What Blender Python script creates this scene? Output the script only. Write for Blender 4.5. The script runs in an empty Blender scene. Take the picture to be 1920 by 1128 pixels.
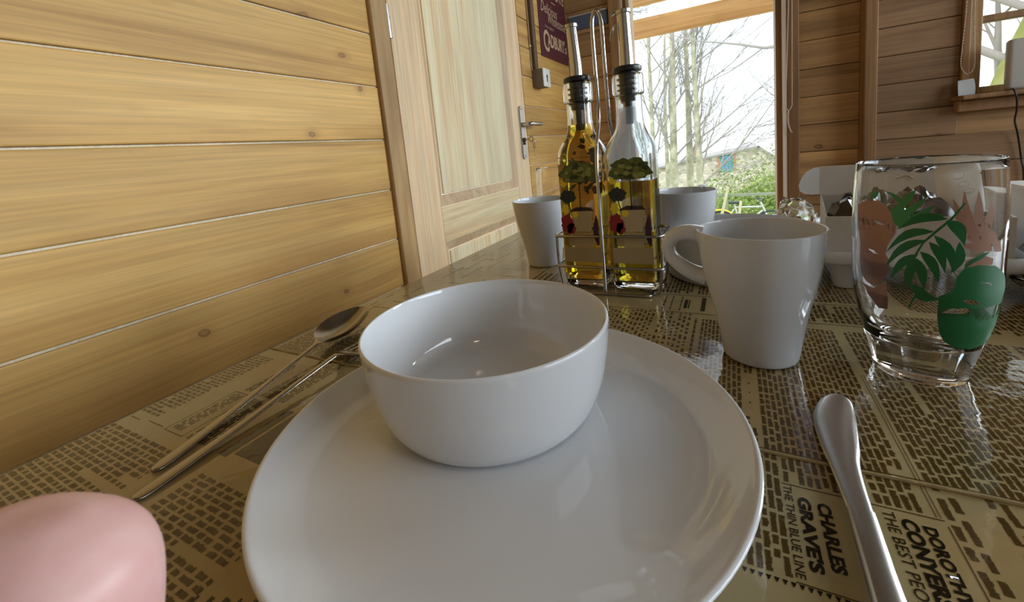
import bpy, bmesh, math, random
from mathutils import Vector, Matrix
R = math.radians
PI = math.pi
rnd = random.Random(7)
scn = bpy.context.scene
COL = scn.collection

# ------------------------------------------------------------------ camera
CZ = 0.905                       # eye height; table top at 0.74
YAW, PIT, ROL = R(-28.40), R(7.79), R(-5.68)
FPX, PX, PY = 792.0, 952.0, 397.0
_f = Vector((math.sin(YAW)*math.cos(PIT), math.cos(YAW)*math.cos(PIT), -math.sin(PIT)))
_r = _f.cross(Vector((0, 0, 1))).normalized()
_u = _r.cross(_f)
CR = _r*math.cos(ROL) + _u*math.sin(ROL)
CU = -_r*math.sin(ROL) + _u*math.cos(ROL)
CF = _f
cam = bpy.data.cameras.new('camera')
camo = bpy.data.objects.new('camera', cam)
COL.objects.link(camo)
M = Matrix((CR, CU, -CF)).transposed().to_4x4()
M.translation = Vector((0, 0, CZ))
camo.matrix_world = M
cam.sensor_width = 36.0
cam.lens = FPX/1920*36
cam.shift_x = (960-PX)/1920
cam.shift_y = -(564-PY)/1920
cam.clip_start = 0.005
cam.clip_end = 300
cam.dof.use_dof = True
cam.dof.focus_distance = 0.42
cam.dof.aperture_fstop = 45
scn.camera = camo

# ------------------------------------------------------------------ exposure, sky, lights
vs = scn.view_settings
vs.view_transform = 'Standard'
vs.look = 'None'
vs.gamma = 1.0
vs.exposure = 0.0
vs.use_curve_mapping = False
scn.cycles.max_bounces = 14
scn.cycles.transmission_bounces = 14
scn.cycles.transparent_max_bounces = 16
scn.cycles.diffuse_bounces = 5
scn.cycles.sample_clamp_indirect = 6.0
scn.cycles.blur_glossy = 0.6

W = bpy.data.worlds.new('sky'); scn.world = W
W.use_nodes = True
wn = W.node_tree.nodes; wl = W.node_tree.links
wn.clear()
wo = wn.new('ShaderNodeOutputWorld'); wb = wn.new('ShaderNodeBackground')
tc = wn.new('ShaderNodeTexCoord'); nz = wn.new('ShaderNodeTexNoise'); rp = wn.new('ShaderNodeValToRGB')
nz.inputs['Scale'].default_value = 2.2; nz.inputs['Detail'].default_value = 5
rp.color_ramp.elements[0].position = .36; rp.color_ramp.elements[0].color = (.66, .84, 1, 1)
rp.color_ramp.elements[1].position = .56; rp.color_ramp.elements[1].color = (1, 1, 1, 1)
wl.new(tc.outputs['Generated'], nz.inputs['Vector']); wl.new(nz.outputs['Fac'], rp.inputs['Fac'])
wl.new(rp.outputs['Color'], wb.inputs['Color']); wl.new(wb.outputs['Background'], wo.inputs['Surface'])
wb.inputs['Strength'].default_value = 2.4

def area(name, loc, rot, sx, sy, power, col=(1, 1, 1)):
    l = bpy.data.lights.new(name, 'AREA'); l.shape = 'RECTANGLE'; l.size = sx; l.size_y = sy
    l.energy = power; l.color = col
    o = bpy.data.objects.new(name, l); COL.objects.link(o)
    o.location = loc; o.rotation_euler = rot
    return o
# sky portals in the openings (they only guide the sampling of the sky)
def portal(name, loc, rot, sx, sy):
    o = area(name, loc, rot, sx, sy, 1.0); o.data.cycles.is_portal = True
portal('portal_doorway', (-.133, 2.50, 1.0), (R(-90), 0, 0), .64, 1.96)
portal('portal_window', (1.25, 2.50, 1.38), (R(-90), 0, 0), .86, .88)
# lamp added to brighten the room, at the right wall's unseen long window (x = 3.4, outside the frame)
area('added_daylight_right', (3.54, .72, 1.64), (0, R(90), 0), 1.25, 2.7, 84, (.76, .89, 1))
# lamp added behind an invented, unseen end-wall window, for light from back right
area('added_daylight_back', (2.35, 2.56, 1.60), (R(-90), 0, 0), 1.05, 1.25, 120, (.78, .90, 1))

# ------------------------------------------------------------------ helpers
def tag(o, label=None, cat=None, group=None, kind=None):
    if label: o['label'] = label
    if cat: o['category'] = cat
    if group: o['group'] = group
    if kind: o['kind'] = kind
    return o
def empty(name, loc=(0, 0, 0), rz=0.0):
    o = bpy.data.objects.new(name, None); COL.objects.link(o)
    o.location = loc; o.rotation_euler = (0, 0, rz); o.empty_display_size = .05
    return o
def link(name, me, mat=None, parent=None, loc=None, rot=None):
    o = bpy.data.objects.new(name, me); COL.objects.link(o)
    if mat is not None and len(me.materials) == 0: me.materials.append(mat)
    if parent: o.parent = parent
    if loc is not None: o.location = loc
    if rot is not None: o.rotation_euler = rot
    return o
def bm_mesh(bm, name, smooth=False, angle=None):
    bmesh.ops.recalc_face_normals(bm, faces=bm.faces)
    me = bpy.data.meshes.new(name); bm.to_mesh(me); bm.free()
    if smooth:
        for p in me.polygons: p.use_smooth = True
        if angle:
            try: me.set_sharp_from_angle(angle=R(angle))
            except Exception: pass
    return me
def pyd(name, vs_, fs, smooth=False):
    me = bpy.data.meshes.new(name); me.from_pydata(vs_, [], fs); me.update()
    if smooth:
        for p in me.polygons: p.use_smooth = True
    return me
def add_box(bm, x0, x1, y0, y1, z0, z1, bev=0.0, seg=1, mtx=None):
    r = bmesh.ops.create_cube(bm, size=1.0)
    vv = r['verts']
    for v in vv:
        v.co = Vector(((x0+x1)/2+v.co.x*(x1-x0), (y0+y1)/2+v.co.y*(y1-y0), (z0+z1)/2+v.co.z*(z1-z0)))
    if bev > 0:
        es = list({e for v in vv for e in v.link_edges})
        r2 = bmesh.ops.bevel(bm, geom=es, offset=bev, segments=seg, affect='EDGES', profile=.5)
        vv = list({v for f in r2['faces'] for v in f.verts} | {v for v in vv if v.is_valid})
    if mtx is not None:
        for v in vv: v.co = mtx @ v.co
    return vv
def box(name, x0, x1, y0, y1, z0, z1, mat, parent=None, bev=0.0, seg=1, smooth=False):
    bm = bmesh.new(); add_box(bm, x0, x1, y0, y1, z0, z1, bev, seg)
    return link(name, bm_mesh(bm, name, smooth, 35), mat, parent)
def cr(p, n=6):
    """Catmull-Rom through points of any dimension"""
    p = [Vector(q) for q in p]; out = []
    P = [p[0]*2-p[1]] + p + [p[-1]*2-p[-2]]
    for i in range(1, len(P)-2):
        a, b, c, d = P[i-1:i+3]
        for k in range(n):
            t = k/n
            out.append(.5*((2*b)+(c-a)*t+(2*a-5*b+4*c-d)*t*t+(3*b-a-3*c+d)*t**3))
    out.append(p[-1])
    return out
def add_lathe(bm, prof, n=64, loc=(0, 0, 0)):
    rings = []
    for r, z in prof:
        if r < 1e-6: rings.append([bm.verts.new((loc[0], loc[1], loc[2]+z))])
        else: rings.append([bm.verts.new((loc[0]+r*math.cos(2*PI*k/n), loc[1]+r*math.sin(2*PI*k/n), loc[2]+z)) for k in range(n)])
    for a, b in zip(rings, rings[1:]):
        for k in range(n):
            k2 = (k+1) % n
            if len(a) == 1 and len(b) == 1: continue
            if len(a) == 1: bm.faces.new((a[0], b[k], b[k2]))
            elif len(b) == 1: bm.faces.new((a[k], a[k2], b[0]))
            else: bm.faces.new((a[k], a[k2], b[k2], b[k]))
def lathe(name, prof, mat, parent=None, n=64, angle=50, loc=(0, 0, 0)):
    bm = bmesh.new(); add_lathe(bm, prof, n, loc)
    return link(name, bm_mesh(bm, name, True, angle), mat, parent)
def add_tube(bm, pts, rad, n=8, closed=False, cap=True, flat=1.0):
    pts = [Vector(p) for p in pts]; m = len(pts)
    if not hasattr(rad, '__len__'): rad = [rad]*m
    prev = None; rings = []
    for i in range(m):
        a = pts[(i-1) % m] if (closed or i > 0) else pts[i]
        b = pts[(i+1) % m] if (closed or i < m-1) else pts[i]
        t = (b-a)
        if t.length < 1e-9: t = Vector((0, 0, 1))
        t.normalize()
        if prev is None:
            ref = Vector((0, 0, 1)) if abs(t.z) < .9 else Vector((0, 1, 0))
            nrm = t.cross(ref).normalized()
        else:
            nrm = (prev - t*prev.dot(t))
            if nrm.length < 1e-6: nrm = t.cross(Vector((1, 0, 0)))
            nrm.normalize()
        prev = nrm; bn = t.cross(nrm)
        rings.append([bm.verts.new(pts[i]+nrm*math.cos(2*PI*k/n)*rad[i]+bn*math.sin(2*PI*k/n)*rad[i]*flat) for k in range(n)])
    rr = list(zip(rings, rings[1:]))
    if closed: rr.append((rings[-1], rings[0]))
    for a, b in rr:
        for k in range(n):
            bm.faces.new((a[k], a[(k+1) % n], b[(k+1) % n], b[k]))
    if cap and not closed:
        bm.faces.new(rings[0][::-1]); bm.faces.new(rings[-1])
def tube(name, pts, rad, mat, parent=None, n=8, closed=False, flat=1.0):
    bm = bmesh.new(); add_tube(bm, pts, rad, n, closed, True, flat)
    return link(name, bm_mesh(bm, name, True, 60), mat, parent)
def add_loft(bm, rings, closed_ring=True, cap=True):
    rv = [[bm.verts.new(p) for p in r] for r in rings]
    n = len(rv[0])
    for a, b in zip(rv, rv[1:]):
        for k in range(n if closed_ring else n-1):
            k2 = (k+1) % n
            bm.faces.new((a[k], a[k2], b[k2], b[k]))
    if cap and closed_ring:
        bm.faces.new(rv[0][::-1]); bm.faces.new(rv[-1])
def poly_mesh(name, outer, holes=(), sub=None, mapping=None, thick=0.0):
    """flat polygon (with holes) filled, optionally subdivided, then mapped to 3-D"""
    bm = bmesh.new(); edges = []
    for loop in [outer]+list(holes):
        v = [bm.verts.new((p[0], p[1], 0)) for p in loop]
        edges += [bm.edges.new((v[i], v[(i+1) % len(v)])) for i in range(len(v))]
    bmesh.ops.triangle_fill(bm, edges=edges, use_beauty=True)
    if sub:
        for _ in range(5):
            lg = [e for e in bm.edges if (e.verts[0].co-e.verts[1].co).length > sub]
            if not lg: break
            bmesh.ops.subdivide_edges(bm, edges=lg, cuts=1)
            bmesh.ops.triangulate(bm, faces=bm.faces)
    bmesh.ops.recalc_face_normals(bm, faces=bm.faces)
    if mapping:
        for v in bm.verts: v.co = mapping(v.co.x, v.co.y)
    me = bpy.data.meshes.new(name); bm.to_mesh(me); bm.free()
    return me
def join_meshes(name, meshes):
    bm = bmesh.new()
    for m in meshes: bm.from_mesh(m); bpy.data.meshes.remove(m)
    me = bpy.data.meshes.new(name); bm.to_mesh(me); bm.free()
    return me
def text_mesh(body, bold=0.0, shear=0.0, extrude=0.0, spacing=1.0):
    cu = bpy.data.curves.new('lettering', 'FONT'); cu.body = body; cu.size = 1
    cu.offset = bold; cu.shear = shear; cu.extrude = extrude; cu.space_character = spacing
    cu.resolution_u = 3
    o = bpy.data.objects.new('lettering', cu); COL.objects.link(o)
    dg = bpy.context.evaluated_depsgraph_get(); dg.update()
    me = bpy.data.meshes.new_from_object(o.evaluated_get(dg))
    bpy.data.objects.remove(o); bpy.data.curves.remove(cu)
    me.materials.clear()
    xs = [v.co.x for v in me.vertices]; ys = [v.co.y for v in me.vertices]
    x0, x1, y0, y1 = min(xs), max(xs), min(ys), max(ys)
    for v in me.vertices:
        v.co.x = (v.co.x-x0)/(x1-x0); v.co.y = (v.co.y-y0)/(y1-y0)
    return me                                             # unit box, reading along +X
def place_text(name, body, o, ux, uy, mat, parent=None, **k):
    """lettering filling the parallelogram o, o+ux (reading direction), o+uy (letter height)"""
    me = text_mesh(body, **k); o, ux, uy = Vector(o), Vector(ux), Vector(uy); n = ux.cross(uy).normalized()
    for v in me.vertices: v.co = o+ux*v.co.x+uy*v.co.y+n*v.co.z
    return link(name, me, mat, parent)

# ------------------------------------------------------------------ materials
def pmat(name, col, rough=.5, metal=0.0, trans=0.0, ior=1.45, spec=.5, coat=0.0, alpha=1.0, sub=0.0, subcol=None):
    m = bpy.data.materials.new(name); m.use_nodes = True
    b = m.node_tree.nodes['Principled BSDF']
    b.inputs['Base Color'].default_value = (*col, 1); b.inputs['Roughness'].default_value = rough
    b.inputs['Metallic'].default_value = metal; b.inputs['Transmission Weight'].default_value = trans
    b.inputs['IOR'].default_value = ior; b.inputs['Specular IOR Level'].default_value = spec
    b.inputs['Coat Weight'].default_value = coat; b.inputs['Coat Roughness'].default_value = .05
    if sub:
        b.inputs['Subsurface Weight'].default_value = sub
        b.inputs['Subsurface Radius'].default_value = (.006, .002, .001)
    return m
def nodes(m): return m.node_tree.nodes, m.node_tree.links, m.node_tree.nodes['Principled BSDF']
def tex_coord(m, scale=(1, 1, 1), rand=True):
    n, l, b = nodes(m)
    t = n.new('ShaderNodeTexCoord'); mp = n.new('ShaderNodeMapping'); mp.inputs['Scale'].default_value = scale
    if rand:
        oi = n.new('ShaderNodeObjectInfo'); cx = n.new('ShaderNodeCombineXYZ'); mm = []
        for i, k in enumerate((37.0, 19.0, 53.0)):
            q = n.new('ShaderNodeMath'); q.operation = 'MULTIPLY'; q.inputs[1].default_value = k
            l.new(oi.outputs['Random'], q.inputs[0]); l.new(q.outputs[0], cx.inputs[i])
        ad = n.new('ShaderNodeVectorMath'); ad.operation = 'ADD'
        l.new(t.outputs['Object'], ad.inputs[0]); l.new(cx.outputs[0], ad.inputs[1])
        l.new(ad.outputs[0], mp.inputs['Vector'])
    else: l.new(t.outputs['Object'], mp.inputs['Vector'])
    return mp.outputs[0]
def noise(m, vec, scale, detail=4, rough=.55, dist=0.0):
    n, l, b = nodes(m); q = n.new('ShaderNodeTexNoise')
    q.inputs['Scale'].default_value = scale; q.inputs['Detail'].default_value = detail
    q.inputs['Roughness'].default_value = rough; q.inputs['Distortion'].default_value = dist
    if vec: l.new(vec, q.inputs['Vector'])
    return q.outputs['Fac']
def ramp(m, fac, stops):
    n, l, b = nodes(m); q = n.new('ShaderNodeValToRGB'); e = q.color_ramp.elements
    while len(e) < len(stops): e.new(.5)
    for i, (p, c) in enumerate(stops):
        e[i].position = p; e[i].color = (*c, 1) if hasattr(c, '__len__') else (c, c, c, 1)
    l.new(fac, q.inputs['Fac']); return q.outputs['Color']
def mix(m, fac, a, b_, mode='MIX'):
    n, l, b = nodes(m); q = n.new('ShaderNodeMix'); q.data_type = 'RGBA'; q.blend_type = mode
    for s, v in ((q.inputs[0], fac), (q.inputs[6], a), (q.inputs[7], b_)):
        if hasattr(v, 'is_linked') or hasattr(v, 'links'): l.new(v, s)
        elif hasattr(v, '__len__'): s.default_value = (*v, 1)
        else: s.default_value = v
    return q.outputs[2]
def bump(m, h, strength=.2, dist=.002, prev=None):
    n, l, b = nodes(m); q = n.new('ShaderNodeBump'); q.inputs['Strength'].default_value = strength
    q.inputs['Distance'].default_value = dist; l.new(h, q.inputs['Height'])
    l.new(q.outputs['Normal'], b.inputs['Normal']); return q
def wood(name, light, mid, dark, axis='X', knots=True, rough=.5, tone=.12, k=1.0, sat_knot=(.13, .062, .02), low_dark=False):
    """grain runs along the given object axis"""
    m = pmat(name, mid, rough); n, l, b = nodes(m)
    def sc(a, c):
        s = [c, c, c]; s['XYZ'.index(axis)] = a; return tuple(s)
    v = tex_coord(m, sc(.55*k, 13*k)); f1 = noise(m, v, 1.0, 5, .6, 1.1)
    c1 = ramp(m, f1, [(.30, dark), (.47, mid), (.68, light)])
    v2 = tex_coord(m, sc(4*k, 170*k)); f2 = noise(m, v2, 1.0, 3, .6)
    c2 = mix(m, .38, c1, ramp(m, f2, [(.3, .5), (.7, 1.25)]), 'MULTIPLY')
    v4 = tex_coord(m, sc(1.1*k, 3.0*k)); f4 = noise(m, v4, 1.0, 3, .5)
    c2 = mix(m, 1.0, c2, ramp(m, f4, [(.32, 1-tone*2), (.68, 1+tone)]), 'MULTIPLY')
    if knots:
        v3 = tex_coord(m, sc(6.0*k, 8.5*k)); wob = n.new('ShaderNodeTexNoise'); wob.inputs['Scale'].default_value = 3.0; l.new(v3, wob.inputs['Vector'])
        wa = n.new('ShaderNodeVectorMath'); wa.operation = 'MULTIPLY_ADD'; wa.inputs[1].default_value = (.14, .14, .14); l.new(wob.outputs['Color'], wa.inputs[0]); l.new(v3, wa.inputs[2])
        vo = n.new('ShaderNodeTexVoronoi'); vo.inputs['Scale'].default_value = 1.0; l.new(wa.outputs[0], vo.inputs['Vector'])
        sep = n.new('ShaderNodeSeparateColor'); l.new(vo.outputs['Color'], sep.inputs[0])
        gate = ramp(m, sep.outputs[0], [(.40, 0.0), (.45, 1.0)]); size = n.new('ShaderNodeMath'); size.operation = 'MULTIPLY_ADD'; size.inputs[1].default_value = 1.1; size.inputs[2].default_value = .75; l.new(sep.outputs[1], size.inputs[0])
        dd = n.new('ShaderNodeMath'); dd.operation = 'MULTIPLY'; l.new(vo.outputs['Distance'], dd.inputs[0]); l.new(size.outputs[0], dd.inputs[1])
        kh = mix(m, 1.0, ramp(m, dd.outputs[0], [(.07, .55), (.30, 0.0)]), gate, 'MULTIPLY')
        kf = mix(m, 1.0, ramp(m, dd.outputs[0], [(.03, .45), (.058, .62), (.075, .95), (.10, 0.0)]), gate, 'MULTIPLY')
        c2 = mix(m, kh, c2, dark); c2 = mix(m, kf, c2, sat_knot)
    if low_dark:                                             # patchily darker towards a board's lower edge
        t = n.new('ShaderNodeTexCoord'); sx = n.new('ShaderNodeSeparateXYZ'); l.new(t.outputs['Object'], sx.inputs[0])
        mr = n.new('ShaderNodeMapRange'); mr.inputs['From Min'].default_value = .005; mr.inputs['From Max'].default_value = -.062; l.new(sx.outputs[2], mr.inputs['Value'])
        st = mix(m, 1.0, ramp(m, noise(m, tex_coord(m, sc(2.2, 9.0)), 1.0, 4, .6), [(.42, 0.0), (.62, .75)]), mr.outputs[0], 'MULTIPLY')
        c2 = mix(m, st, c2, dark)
    oi = n.new('ShaderNodeObjectInfo')
    c3 = mix(m, 1.0, c2, ramp(m, oi.outputs['Random'], [(0, 1-tone), (1, 1+tone*.6)]), 'MULTIPLY')
    l.new(c3, b.inputs['Base Color'])
    bump(m, f2, .15, .0006)
    return m
def glass_thin(name, tint=(1, 1, 1)):
    m = bpy.data.materials.new(name); m.use_nodes = True; n = m.node_tree.nodes; l = m.node_tree.links; n.clear()
    o = n.new('ShaderNodeOutputMaterial'); mx = n.new('ShaderNodeMixShader'); t = n.new('ShaderNodeBsdfTransparent'); g = n.new('ShaderNodeBsdfGlossy')
    fr = n.new('ShaderNodeFresnel'); fr.inputs['IOR'].default_value = 1.45
    t.inputs['Color'].default_value = (*tint, 1); g.inputs['Roughness'].default_value = .02
    l.new(fr.outputs[0], mx.inputs[0]); l.new(t.outputs[0], mx.inputs[1]); l.new(g.outputs[0], mx.inputs[2]); l.new(mx.outputs[0], o.inputs['Surface'])
    return m

M_WALL = wood('stained_pine', (.76, .475, .155), (.67, .385, .105), (.43, .22, .055), 'X', tone=.09, sat_knot=(.24, .115, .035), low_dark=True)
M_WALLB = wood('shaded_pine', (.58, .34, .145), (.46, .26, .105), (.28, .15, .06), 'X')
M_TONGUE = wood('bare_pine', (.95, .85, .62), (.92, .78, .52), (.8, .62, .38), 'X', knots=False)
M_DOOR = wood('planed_larch', (.86, .77, .53), (.80, .67, .42), (.74, .51, .28), 'Z', knots=False, tone=.08, rough=.42)
M_DOORS = wood('larch_stile', (.88, .70, .46), (.83, .59, .35), (.74, .46, .25), 'Z', knots=False, tone=.08, rough=.42)
M_DOORH = wood('planed_larch_rail', (.88, .75, .48), (.82, .63, .37), (.74, .50, .28), 'Y', knots=False, tone=.07, rough=.42)
M_DOORB = wood('larch_bevel', (.78, .60, .38), (.70, .51, .31), (.58, .39, .22), 'Z', knots=False, tone=.06, rough=.42)
M_TRIM = wood('trim_pine', (.62, .42, .20), (.52, .33, .14), (.36, .20, .08), 'Z', knots=False, tone=.1)
M_WALLC = wood('darker_pine', (.38, .225, .115), (.30, .17, .082), (.19, .10, .045), 'X')  # darker pine for the end wall's right-hand planks
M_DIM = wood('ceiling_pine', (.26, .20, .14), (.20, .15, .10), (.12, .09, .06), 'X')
M_FRAME = wood('frame_pine', (.40, .22, .095), (.32, .17, .07), (.21, .105, .042), 'Z', knots=False)
M_BEAM = wood('porch_larch', (.72, .44, .18), (.62, .34, .12), (.46, .23, .07), 'X', knots=True, tone=.08)
M_FLOORW = wood('floor_board', (.20, .17, .14), (.15, .125, .10), (.09, .07, .055), 'Y', knots=True)
M_CERAM = pmat('white_glaze', (.66, .675, .70), .05, spec=.5, coat=.3)
M_CERAM2 = pmat('white_stoneware', (.60, .62, .65), .08, spec=.5)
M_GLASS = pmat('clear_glass', (1, 1, 1), .0, trans=1.0, ior=1.48)
M_BGLASS = pmat('bottle_glass', (.96, .985, .98), .0, trans=1.0, ior=1.46)
M_STEEL = pmat('polished_steel', (.56, .55, .54), .14, metal=1.0)
M_STEELB = pmat('brushed_steel', (.55, .54, .53), .27, metal=1.0)
M_CUTL = pmat('dark_cutlery_steel', (.33, .31, .29), .20, metal=1.0)  # darker steel for the spoon and fork
M_WIRE = pmat('rack_wire', (.38, .36, .34), .22, metal=1.0)
M_RUBBER = pmat('black_rubber', (.012, .012, .014), .35)
M_WHITEP = pmat('white_plastic', (.78, .78, .76), .35)
M_PANE = glass_thin('window_glass')
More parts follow.
